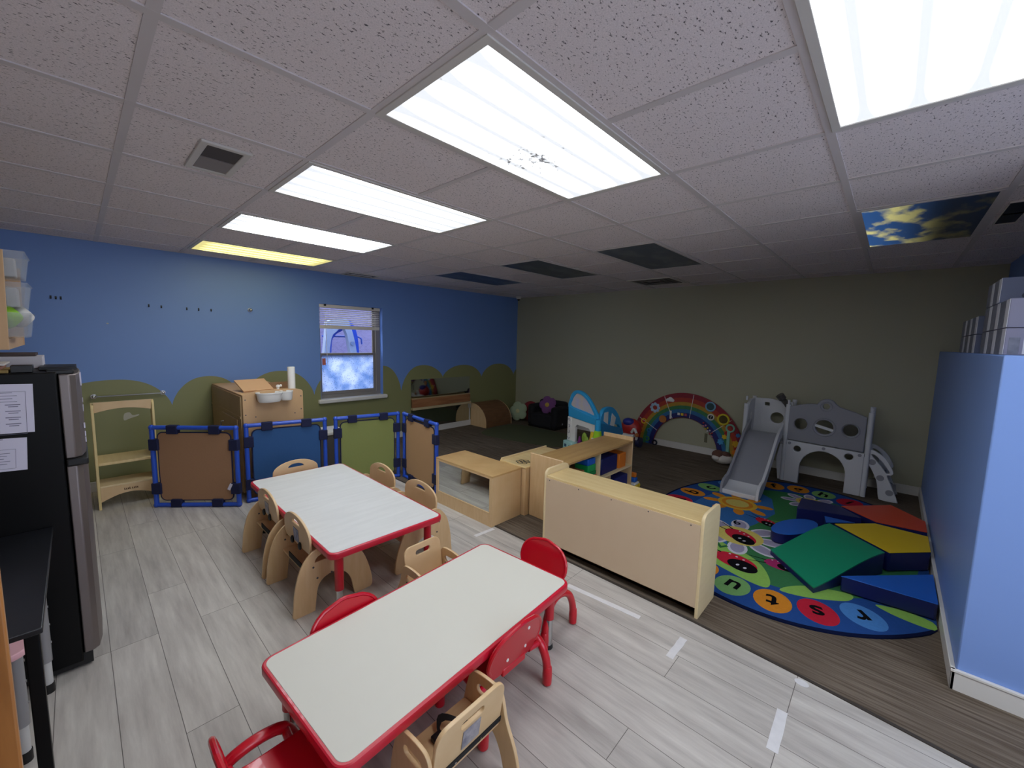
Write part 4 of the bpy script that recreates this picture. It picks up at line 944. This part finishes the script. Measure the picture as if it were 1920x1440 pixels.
for y in (y0-.012,y1+.012):
    pts = [(p.x, p.z+.062+(.045 if 3.80<p.x<4.5 else 0)*0) for p in prof]
    pts = [(4.72,.66)]+[(p.x,p.z+.075) for p in prof if p.x<4.62 and p.x>3.9]+[(3.86,.155),(3.78,.135),(3.725,.09),(3.715,.0)]
    low = [(3.80,0)]+[(p.x,max(0.0,p.z-.045)) for p in reversed(prof) if p.x>3.86]
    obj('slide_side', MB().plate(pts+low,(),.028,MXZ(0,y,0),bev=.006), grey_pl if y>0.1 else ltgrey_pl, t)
obj('toe', MB().prism([(3.715,y0-.0),(3.70,.16),(3.715,y1)]+[(3.80,y1),(3.80,y0)],0,.05), ltgrey_pl, t, bevel=.008)
# curved step sides
st = spl([(-.745,.48),(-.80,.50),(-.90,.43),(-.965,.31),(-.955,.27),(-.925,.255),(-.965,.16),(-1.02,.02),(-1.01,.0),(-.90,.0),(-.875,.03),(-.85,.18),(-.80,.30),(-.745,.385)],4)
hs = spl([(-.79,.455),(-.83,.44),(-.90,.36),(-.94,.295),(-.915,.285),(-.87,.35),(-.81,.42)],3)
for x in (4.72,5.06):
    p_ = obj('step_side', MB().plate(st,[hs],.03,MYZ(x,0,0),bev=.006), ltgrey_pl, t)
    for y,z in ((-.80,.375),(-.875,.225),(-.955,.09)): obj('step_cap', MB().cyl(.03,-.017,.017,16,0,MYZ(x,y,z)), grey_pl, p_)
for y,z in ((-.80,.375),(-.875,.225),(-.955,.09)): obj('step', MB().box(4.73,y-.05,z-.015,5.05,y+.05,z+.015), grey_pl, t, bevel=.006)

# ------------------------------------------------------------------ rug
RC, RA, RB = (3.22,-.35), 1.43, 1.06
cols = {'edge':'0C1638','ring':'274E90','green':'3C7A4C','sky':'386CA8','leaf':'8FBE5A','white':'D5D4DE','lav':'A29CB6','yel':'D6C468','red':'C2253A','blk':'0C0C10','org':'D88A2A','sun':'E0B23C','lb':'4C86C8','lg':'7DB06A','pink':'A83068','dkg':'2E6A3C'}
rk = list(cols); rm = [mat('rug_'+k,cols[k],.95,spec=.1,var=.15,vscale=60,bump=.25,bscale=220) for k in rk]
ix = lambda k: rk.index(k)
rug = MB()
def clip(poly): return [(x,max(y,BY+.022)) for x,y in poly]
E = lambda f,n=96: clip([(RC[0]+RA*f*math.cos(2*PI*i/n),RC[1]+RB*f*math.sin(2*PI*i/n)) for i in range(n)])
z0 = .0115
rug.prism(E(1.0),.003,z0,ix('edge')); rug.flat(E(.982),z0+.0003,ix('ring')); rug.flat(E(.735),z0+.0006,ix('green'))
def fl(poly,k,lv,ax=None): rug.flat(clip(poly),z0+.0003*lv,ix(k))
skyp = [(RC[0]+RA*.735*math.cos(a),RC[1]+RB*.735*math.sin(a)) for a in [R(35)+R(130)*i/30 for i in range(31)]]
fl(skyp+[(2.75,.0),(3.1,-.12),(3.5,-.2),(3.9,-.1)],'sky',3)
def daisy(cx,cy,s,lv=4,bug=True,num=None):
    for k in range(8):
        a = 2*PI*k/8+.2; c,s2 = math.cos(a),math.sin(a)
        pe = lambda w0,w1,l0,l1: [(cx+c*(l0+(l1-l0)*(.5+.5*math.cos(q)))-s2*w0*math.sin(q), cy+s2*(l0+(l1-l0)*(.5+.5*math.cos(q)))+c*w0*math.sin(q)) for q in [2*PI*i/16 for i in range(16)]]
        fl(pe(.06*s,0,.10*s,.30*s),'white',lv); fl(pe(.042*s,0,.12*s,.275*s),'lav',lv+1)
    fl(ell(cx,cy,.15*s,.15*s),'yel',lv+2)
def ladybug(cx,cy,s,ang,lv=8,body='red'):
    c,s_ = math.cos(ang),math.sin(ang); tr = lambda P_: [(cx+c*x-s_*y,cy+s_*x+c*y) for x,y in P_]
    fl(tr(ell(0,0,.115*s,.08*s)),body,lv); fl(tr(ell(-.05*s,.02*s,.078*s,.062*s)),'blk',lv+1)
    fl(tr([(.10*s,.02*s),(.22*s,.05*s),(.22*s,.056*s),(.10*s,.032*s)]),'blk',lv+1); fl(tr([(.10*s,-.02*s),(.22*s,-.03*s),(.22*s,-.036*s),(.10*s,-.032*s)]),'blk',lv+1)
    for q in (-.07,-.03): fl(tr(ell(q*s,.03*s,.008*s,.012*s,10)),'white',lv+2)
    for q in (0,.04,.08): fl(tr(ell(q*s-.02*s,-.05*s,.007*s,.007*s,8)),'white',lv+2)
daisy(2.78,-.08,1.15); ladybug(2.78,-.09,1.15,R(55))
daisy(4.08,-.40,.85); fl(ell(4.08,-.40,.10,.10),'org',8)
leafp = [(2.66,.12),(2.54,-.06),(2.50,-.20),(2.40,-.32),(2.24,-.40),(2.13,-.41),(2.11,-.34),(2.15,-.18),(2.22,-.02),(2.34,.10),(2.50,.17)]
fl(spl(leafp,4),'leaf',3.5); ladybug(2.33,-.17,1.25,R(75))
fl(spl([(2.15,-.47),(2.26,-.52),(2.35,-.62),(2.42,-.80),(2.33,-.80),(2.24,-.70),(2.17,-.58)],4),'leaf',4); fl(spl([(2.40,-.92),(2.44,-1.04),(2.42,-1.16),(2.33,-1.165),(2.33,-1.05),(2.36,-.96)],3),'leaf',4)
ladybug(2.50,-.42,.9,R(100),8,'pink'); ladybug(3.24,-.18,.8,R(60))
fl(ell(3.52,.12,.17,.17),'sun',5); fl(ell(3.52,.12,.135,.135),'org',6); fl(ell(3.52,.12,.10,.10),'yel',7)
for k in range(8):
    a = 2*PI*k/8+.3; fl([(3.52+(.22+.08*math.cos(q))*math.cos(a)-.045*math.sin(q)*math.sin(a),.12+(.22+.08*math.cos(q))*math.sin(a)+.045*math.sin(q)*math.cos(a)) for q in [2*PI*j/14 for j in range(14)]],'org',4)
for k in range(6): fl([(3.3+.02*k,-.52+.03*k),(3.22+.01*k,-.40+.05*k),(3.21+.01*k,-.40+.05*k)],'leaf',5)
def txt(ch,x,y,size,ang,k,lv): rug.text(ch,size,.0004,T(x,y,z0+.0003*lv+.0003)@RZ(ang),ix(k))
dc = ['red','org','lg','lb']
for i in range(26):
    a = R(90-360/26*i); x,y = RC[0]+RA*.865*math.cos(a), RC[1]+RB*.865*math.sin(a)
    if y < BY+.08 or i == 16: continue
    fl([(x+.125*math.cos(q)*math.cos(a)-.10*math.sin(q)*math.sin(a)*1.0, y+.125*math.cos(q)*math.sin(a)+.10*math.sin(q)*math.cos(a)) for q in [2*PI*j/28 for j in range(28)]], {0:'red',1:'org',2:'lg',6:'org',7:'lg',17:'lb',18:'red',19:'org',20:'lg'}.get(i,dc[i%4]),2)
    txt('abcdefghijklmnopqrstuvwxyz'[i],x,y,.19,a-R(90),'blk',4)
txt('6',3.03,.0,.12,R(-60),'blk',9); txt('7',2.52,-.0,.16,R(150),'dkg',8)
tag(obj('alphabet_rug', rug, rm), 'large oval blue alphabet rug with daisies and ladybugs under the slide','rug')

# ------------------------------------------------------------------ foam climbing blocks
def foam(label, quad_top, quad_bot, m_top, m_side, name='foam_block', nseg=1, zf=None):
    t = thing(name, label, 'soft play block', (0,0,0))
    n = len(quad_top)
    s = MB().raw([*quad_bot,*quad_top],[[i,(i+1)%n,(i+1)%n+n,i+n] for i in range(n)]+[list(range(n))[::-1]])
    s2 = MB().raw([*quad_top,*[(x,y,z+.006) for x,y,z in quad_top]],[[i,(i+1)%n,(i+1)%n+n,i+n] for i in range(n)]+[list(range(n,2*n)),list(range(n))[::-1]])
    obj('base', s, m_side, t, bevel=.012, label='navy vinyl side'); obj('cover', s2, m_top, t, bevel=.004)
    return t
def ccw(P_):
    n=len(P_); a=sum(P_[i][0]*P_[(i+1)%n][1]-P_[(i+1)%n][0]*P_[i][1] for i in range(n)); return P_ if a>0 else P_[::-1]
zb = .0145
def slab(label, P_, h, mt, ms=v_navy, hs=None):
    P_ = ccw(P_); return foam(label,[(x,y,(hs(x,y) if hs else h)) for x,y in P_],[(x,y,zb) for x,y in P_],mt,ms)
slab('red topped foam block at the far end of the pile by the blue wall', [(3.53,-.88),(3.57,-1.175),(3.84,-1.175),(4.11,-.965),(3.74,-.645)], .15, v_red)
slab('navy foam block with no bright top, behind the red one', [(3.40,-.37),(3.71,-.36),(3.73,-.63),(3.53,-.80)], .15, v_navy)
slab('yellow topped foam block between the red and green blocks', [(3.235,-.64),(3.485,-.875),(3.475,-1.175),(3.16,-1.175),(2.93,-.965)], .15, v_yel)
# green wave ramp
t = thing('foam_ramp','green curved foam ramp sloping onto the alphabet rug','soft play block')
Aa,Bb,Cc,Dd = Vector((2.62,-.33)),Vector((2.26,-.63)),Vector((2.875,-.94)),Vector((3.175,-.615))
nn_ = 10; vs=[]; fs=[]
for i in range(nn_+1):
    q=i/nn_; h=.03+.117*(q*q*(3-2*q))*.6+.117*.4*math.sin(q*PI/2)
    for a_,d_ in ((Aa,Dd),(Bb,Cc)):
        p=a_.lerp(d_,q); vs += [(p.x,p.y,zb),(p.x,p.y,zb+h)]
for i in range(nn_):
    a=4*i; b=a+4
    fs += [(a,a+1,b+1,b),(a+2,b+2,b+3,a+3),(a,b,b+2,a+2)]
fs += [(0,2,3,1),(4*nn_,4*nn_+1,4*nn_+3,4*nn_+2)]
obj('base', MB().raw(vs,fs), v_navy, t, label='navy vinyl side')
vs2=[]; fs2=[]
for i in range(nn_+1):
    vs2 += [vs[4*i+1],vs[4*i+3]]
k_=len(vs2); vs2 += [(x,y,z+.008) for x,y,z in vs2]
for i in range(nn_): fs2 += [(2*i,2*i+2,2*i+3,2*i+1),(2*i+k_,2*i+1+k_,2*i+3+k_,2*i+2+k_),(2*i,2*i+k_,2*i+2+k_,2*i+2),(2*i+1,2*i+3,2*i+3+k_,2*i+1+k_)]
fs2 += [(0,1,1+k_,k_),(2*nn_,2*nn_+k_,2*nn_+1+k_,2*nn_+1)]
obj('cover', MB().raw(vs2,fs2), v_green, t)
slab('blue triangular foam wedge at the front of the pile, touching the low blue wall', [(2.405,-.745),(2.44,-1.175),(2.86,-1.175)], .112, v_blue)
slab('blue half round foam block behind the green ramp', [(3.09+.26*math.cos(q)*.93+.105*math.sin(q)*.36, -.405-.26*math.cos(q)*.36+.105*math.sin(q)*.93) for q in [2*PI*i/26 for i in range(26)]], .095, v_blue)
slab('small blue foam wedge squeezed between red and yellow blocks', [(3.27,-.585),(3.42,-.56),(3.44,-.76)], .13, v_blue)

# ------------------------------------------------------------------ boxes on the low wall
bx_dark = mat('box_slate_print','5B6480',.5,var=.35,vscale=4,hex2='4A5068'); bx_lt = mat('box_lilac_print','85859C',.5,var=.2,vscale=3,hex2='77778E'); bx_w = mat('box_white_print','D2D3DC',.5); bx_g = mat('box_grey_print','7C8090',.5,var=.8,vscale=25,hex2='5A5E6E')
def carton(label, x0, x1, z0_, z1_, front, stripes=True, motif=None, y1=BY-.03, y0=YR+.03, cols_=3):
    t = thing('cardboard_box', label, 'box', (x0,y1,z0_), group='diaper boxes on the low wall' if False else None)
    L_, D, H = x1-x0, y1-y0, z1_-z0_-.002
    obj('carton', MB().box(0,-D,0,L_,0,H), front, t, bevel=.003)
    n = cols_
    for k in range(n):
        xa = L_*k/n; obj('white_stripe', MB().box(xa+.002,0,.002,xa+L_/n*.36,.0015,H-.002), bx_w, t)
        obj('printed_strip', MB().box(xa+L_/n*.36,0,.002,xa+L_/n-.002,.0012,H-.002), bx_g, t)
    if motif=='leaf': obj('printed_shape', MB().plate(spl([(-.13,.01),(-.20,.06),(-.27,.07),(-.27,-.04),(-.2,-.02)],4),(),.002,Matrix(((0,0,-1,-.001),(1,0,0,0),(0,1,0,.048),(0,0,0,1)))), bx_w, t)
    if motif=='stripes':
        for k in range(6): obj('printed_stripe', MB().box(-.0015,-.08-.045*k,.005,0,-.055-.045*k,.085), bx_w, t)
        obj('printed_label', MB().box(-.0015,-.045,.005,0,-.012,.08), bx_g, t)
    if motif=='cloud': obj('printed_shape', MB().plate(spl([(-.07,.0),(-.12,.025),(-.2,.0),(-.26,.02),(-.26,-.03),(-.1,-.03)],4),(),.002,Matrix(((0,0,-1,-.001),(1,0,0,0),(0,1,0,.04),(0,0,0,1)))), mat('box_ink','33384C',.6), t)
carton('striped carton at the bottom of the taller stack, white bars on its front',2.13,2.83,BZ,1.655,bx_lt,motif='stripes')
carton('lilac carton in the middle of the taller stack, white shape on its front',2.13,2.83,1.655,1.79,bx_lt,motif='leaf')
carton('slate carton on top of the taller stack, dark cloud print',2.42,2.83,1.79,1.918,bx_dark,motif='cloud',cols_=2)
carton('slate carton at the bottom of the shorter stack',3.08,3.86,BZ,1.65,bx_dark)
carton('slate carton on top of the shorter stack',3.08,3.86,1.65,1.765,bx_dark)

# ------------------------------------------------------------------ fridge side
FX, FY = -.86, 1.72
t = thing('refrigerator','black mini refrigerator with steel door fronts beside the blue wall','refrigerator',(0,0,0))
obj('body', MB().box(-1.40,FY,.035,FX,FY+.52,1.362), blacks, t, bevel=.006)
fd = obj('freezer_door', MB().plate(rrect(0,0,.062,.52,.018,4)[:] ,(),.40,T(FX+.003,FY,1.16)), steel, t)
for nm,z0_,z1_ in (('freezer_door_face',.98,1.36),('fridge_door_face',.06,.955)): pass
def door(nm,z0_,z1_):
    prof = [(0,.0),(.03,.0),(.05,.02),(.062,.10),(.066,.26),(.062,.42),(.05,.50),(.03,.52),(0,.52)]
    return obj(nm, MB().prism(prof,z0_,z1_,0,T(FX+.004,FY,0)), steel, t, bevel=.004)
bpy.data.objects.remove(fd)
d1 = door('freezer_door',.985,1.352); d2 = door('fridge_door',.07,.95)
obj('handle', MB().box(FX+.004,FY-.006,.95,FX+.072,FY+.40,.983), blackm, d1, bevel=.006); obj('hinge', MB().box(FX-.03,FY+.03,1.352,FX+.05,FY+.09,1.37), blackm, d1, bevel=.004)
obj('kick_plate', MB().box(-1.38,FY+.01,.012,FX+.03,FY+.5,.07), blackm, t)
for x in (-1.35,-.90): obj('foot', MB().cyl(.022,0,.036,12,0,T(x,FY+.05,0)), blackm, t)
random.seed(3)
for k in range(9): obj('magnet', MB().box(FX+.066,FY+.06+.02*(k%3),0,FX+.071,FY+.072+.02*(k%3),.022,0,T(0,.05*(k%4),[1.31,1.29,1.17,1.16,1.10,1.05,1.02,1.20,1.33][k])), paper, d1)
def sheet(label, x0, z0_, w_, h_, tilt, kind):
    t = thing('notice_sheet', label, 'paper', (x0,FY-.0015,z0_))
    M_ = RY(tilt); obj('sheet', MB().box(-w_,-.001,-h_,0,0,0,0,M_), paper, t)
    s = MB(); rr = random.Random(kind)
    if kind == 1:
        for q in range(4): 
            for k in range(2): s.box(-.075+.008*k,-.0016,-.085-.026*q-.008*k,-.035-.006*k,-.001,-.082-.026*q-.008*k,0,M_)
        for q in range(4): s.box(-w_+.01,-.0016,-.036-.012*q,-.055+.012*(q%2),-.001,-.034-.012*q,0,M_)
        for (a0,b0,a1,b1) in ((-.10,-.205,-.02,-.2038),(-.0212,-.205,-.02,-.03),(-.10,-.0312,-.02,-.03)): s.box(a0,-.0016,b0,a1,-.001,b1,0,M_)
        s.box(-w_+.02,-.0016,-.225,-.085,-.001,-.222,0,M_); s.box(-.112,-.0016,-.225,-.109,-.001,-.12,0,M_)
    else:
        for q in range(5): s.box(-w_+.01,-.0016,-.062-.011*q,-.045-.008*(q%3),-.001,-.060-.011*q,0,M_)
        for (a0,b0,a1,b1) in ((-.10,-.125,-.03,-.124),(-.031,-.125,-.03,-.045),(-.10,-.046,-.03,-.045)): s.box(a0,-.0016,b0,a1,-.001,b1,0,M_)
    obj('printed_lines', s, ink, t, label='faint grey print')
sheet('larger printed notice taped high on the black side of the refrigerator', -.928, 1.318, .22, .20, R(2), 1)
sheet('smaller printed notice below the larger one on the refrigerator side', -.958, 1.098, .20, .135, R(3), 2)
zt = 1.3625
def pile(nm, lab, cat, b, m_, **k): return tag(obj(nm, MB().box(b[0],b[1],0,b[3],b[4],b[5]-b[2]-.0006), m_, None, (0,0,b[2]+.0006), bevel=.002), lab, cat)
pile('folder','flat ochre folder lying on the refrigerator top edge','folder',(-1.30,FY+.02,zt,-.99,FY+.24,zt+.012),mat('ochre_folder','8C7440',.7))
pile('folder','reddish brown folder lying on the ochre folder on the refrigerator','folder',(-1.32,FY+.03,zt+.012,-1.01,FY+.25,zt+.028),mat('brown_folder','8A5A48',.7))
pile('paper_stack','loose white papers lying on the brown folder on the refrigerator','papers',(-1.34,FY+.05,zt+.028,-1.0,FY+.27,zt+.036),mat('loose_paper','C9C2BC',.8))
pile('binder','grey white binder on the refrigerator, brown cover on top','binder',(-1.34,FY+.29,zt,-.905,FY+.47,zt+.055),mat('binder_white','BDB8BC',.6))
pile('clipboard','dark brown clipboard lying on the grey binder','clipboard',(-1.36,FY+.30,zt+.0555,-.925,FY+.47,zt+.068),mat('dark_brown_board','3E2E2A',.6))
pile('small_box','small black box at the refrigerator top edge beside the folders','box',(-.985,FY+.03,zt,-.925,FY+.10,zt+.03),blackm)
pile('tablet','thin black tablet at the door side of the refrigerator top','tablet',(-.915,FY+.13,zt+.001,-.80,FY+.36,zt+.014),blackm)

# wall rack with bins
t = thing('wall_rack','tan wooden wall rack holding clear bins above the refrigerator','shelf',(XL,1.80,0))
for y in (0,.78): obj('side_panel', MB().plate([(0,1.455),(.465,1.455),(.475,1.86),(0,1.90)],(),.016,MXZ(0,y+.008,0),bev=.002), ply_tan, t)
obj('back_board', MB().box(.002,.016,1.46,.014,.78,1.88), ply_tan, t)
for z in (1.50,1.625,1.755): obj('rail', MB().box(.30,.016,z,.312,.78,z+.02), ply_tan, t)
obj('front_rail', MB().box(.45,.016,1.455,.462,.78,1.50), ply_tan, t)
clear = bpy.data.materials.new('clear_bin_plastic'); clear.use_nodes = True; nt = clear.node_tree
tr = nt.nodes.new('ShaderNodeBsdfTransparent'); df = nt.nodes.new('ShaderNodeBsdfPrincipled'); df.inputs['Base Color'].default_value = lin('C9CCD0'); df.inputs['Roughness'].default_value = .25
mxs = nt.nodes.new('ShaderNodeMixShader'); mxs.inputs[0].default_value = .28; nt.links.new(tr.outputs[0],mxs.inputs[1]); nt.links.new(df.outputs[0],mxs.inputs[2]); nt.links.new(mxs.outputs[0],nt.nodes['Material Output'].inputs[0])
def bin_(label, z, ln, lx, stuff):
    t = thing('storage_bin', label, 'bin', (XL+.44,2.02,z))
    s = MB(); a,b2,h = .085,.15,.10
    o_ = [(-a,-b2),(a,-b2),(a,b2),(-a,b2)]; sc_ = lambda q,p: [(x*q,y*q) for x,y in p]
    v_ = []; 
    for q,zz in ((.85,0),(1,h),(1.05,h),(1.05,h+.006),(.97,h+.006),(.83,.006)): v_ += [(x*q,y*q,zz) for x,y in o_]
    f_ = [(4*i+k,4*i+(k+1)%4,4*i+4+(k+1)%4,4*i+4+k) for i in range(5) for k in range(4)]+[(3,2,1,0),(20,21,22,23)]
    obj('tub', s.raw(v_,f_), clear, t)
    return t
for k,(z,lab) in enumerate(((1.505,'clear bottom bin in the wall rack holding a lime green cloth'),(1.632,'clear middle bin in the wall rack'),(1.762,'clear top bin in the wall rack'))):
    bin_(lab,z,0,0,None)
    if k == 0:
        cr_ = lambda nm, lb, c, m_: tag(obj(nm, MB().sph((0,0,0),(.05,.06,.042),16).map(lambda p:(p.x*(1+.2*math.sin(p.y*60)),p.y,p.z*(1+.25*math.sin(p.x*70+p.y*40)))), m_, None, c, ang=80), lb, 'cloth')
        cr_('crumpled_cloth','crumpled lime green cloth in the bottom clear bin',(XL+.448,1.94,1.592),mat('lime_cloth','8FC22E',.9)); cr_('crumpled_cloth','crumpled white cloth spilling out of the bottom clear bin',(XL+.475,2.085,1.597),mat('white_cloth','CFCDC8',.9))
    else:
        for q in range(3): tag(obj('bin_item', MB().box(-.02,-.035,0,.02,.035,.085), [mat('item_white','C9C8C4',.6),mat('item_grey','8A8C90',.6),mat('item_white','C9C8C4')][q], None, (XL+.40+.035*q,1.95+.065*q,z+.0075), bevel=.006), 'small pale packet standing in the %s clear bin' % ('middle' if k==1 else 'top'),'packet','packets in the %s bin' % ('middle' if k==1 else 'top'))

# black table, pink table, oak cabinet
t = thing('black_table','narrow black table standing against the refrigerator','table',(0,0,0))
obj('tabletop', MB().box(-1.42,.835,.682,-.912,1.712,.70), mat('black_laminate','15161A',.38,var=.2,vscale=40,hex2='1C1D22'), t, bevel=.003)
for x,y in ((-1.39,.87),(-.935,.87),(-1.39,1.69),(-.972,1.69)):
    obj('leg', MB().box(x-.015,y-.015,0,x+.015,y+.015,.682), blacks, t, bevel=.003)
t = thing('pink_table','pink topped toddler table with grey adjustable legs under the black table','table',(0,0,0))
obj('tabletop', MB().plate(rrect(-1.40,1.18,-.972,1.70,.05,6),(),.022,T(0,0,.449),bev=.006), mat('pink_laminate','E3AEB4',.4), t)
gl_ = mat('grey_leg','9A9A9C',.4,metal=.4)
for x in (-1.36,-1.012):
    for y in (1.28,1.645):
        xx = x+.045 if (x>-1.2 and y>1.5) else x
        l = obj('leg', MB().cyl(.020,.14,.438,16,0,T(xx,y,0)), gl_, t); obj('leg_extension', MB().cyl(.016,.035,.15,14,0,T(xx,y,0)), mat('pale_leg','C4C4C2',.4), l); obj('foot_cap', MB().cyl(.019,0,.04,14,0,T(xx,y,0)), blackm, l)
        for z in (.22,.30,.38): obj('screw', MB().cyl(.005,.019,.022,8,0,T(xx,y,z)@RY(R(90))), steel2, l)
t = thing('oak_cabinet','honey oak cabinet side standing at the near end of the black table','cabinet',(0,0,0))
obj('side_panel', MB().box(-1.42,.44,.02,-.934,.46,1.12), oak, t, bevel=.004)
obj('side_panel', MB().box(-1.42,-.05,.02,-.96,-.03,1.12), oak, t, bevel=.004)
obj('top', MB().box(-1.43,-.06,1.12,-.945,.47,1.145), oak, t, bevel=.004)
obj('shelf', MB().box(-1.41,-.03,.5,-.97,.44,.52), oak, t); obj('bottom', MB().box(-1.41,-.03,.02,-.97,.44,.06), oak, t); obj('back_panel', MB().box(-1.42,-.03,.02,-1.41,.44,1.12), oak, t)

# ------------------------------------------------------------------ tape on the floor
tp = mat('white_tape','D9D7D6',.6,var=.3,vscale=30,hex2='C4C2C2')
def tape(label, a, b, w_):
    a,b = Vector((*a,0)),Vector((*b,0)); d=b-a
    s = MB(); n=8; h=w_/2; rr=random.Random(label)
    l=[(d.length*i/n, h*(1+rr.uniform(-.07,.07))) for i in range(n+1)]; r_=[(d.length*i/n,-h*(1+rr.uniform(-.07,.07))) for i in range(n,-1,-1)]
    tag(obj('floor_tape', s.prism(r_[::-1]+l[::-1],.0002,.0012), tp, None, a, math.atan2(d.y,d.x)), label, 'tape')
tape('short crooked strip of white tape by the corner of the mirror box',(1.455,1.405),(1.262,1.418),.034)
tape('long white tape strip running beside the divider cabinet',(1.252,.52),(1.288,.05),.034)
tape('short white tape strip in line with the end of the divider cabinet',(1.30,-.19),(1.115,-.188),.036)
tape('white tape strip farther from the cabinet, torn at one end',(1.165,-.655),(.932,-.66),.038)
tag(obj('floor_sticker', MB().prism(ell(1.40,-.69,.022,.028,18),.0002,.0012), tp), 'small white round sticker on the planks near the carpet edge','sticker')

# ------------------------------------------------------------------ camera, world, view
F, YAW, PIT, ROL = 763.326, .82061, -.10794, .02379
f = Vector((math.sin(YAW)*math.cos(PIT), math.cos(YAW)*math.cos(PIT), math.sin(PIT)))
r = f.cross(Vector((0,0,1))).normalized(); u = r.cross(f)
r2 = r*math.cos(ROL)+u*math.sin(ROL); u2 = -r*math.sin(ROL)+u*math.cos(ROL)
cam = bpy.data.cameras.new('camera'); co = bpy.data.objects.new('camera', cam); COL.objects.link(co)
cam.sensor_width = 36; cam.sensor_fit = 'HORIZONTAL'; cam.lens = F/1920*36; cam.clip_start = .02
co.matrix_world = Matrix(((r2.x,u2.x,-f.x,-.79791),(r2.y,u2.y,-f.y,-.8632),(r2.z,u2.z,-f.z,1.545),(0,0,0,1)))
sc.camera = co
w_ = bpy.data.worlds.new('sky'); sc.world = w_; w_.use_nodes = True
bg = w_.node_tree.nodes['Background']; bg.inputs[0].default_value = (.72,.82,1,1); bg.inputs[1].default_value = 4.5
sc.view_settings.view_transform = 'Standard'; sc.view_settings.look = 'None'; sc.view_settings.gamma = 1
sc.view_settings.use_curve_mapping = False; sc.view_settings.exposure = 0
sc.cycles.use_denoising = True
sc.cycles.max_bounces = 8; sc.cycles.diffuse_bounces = 5; sc.cycles.glossy_bounces = 4; sc.cycles.transparent_max_bounces = 8
sc.cycles.sample_clamp_indirect = 6
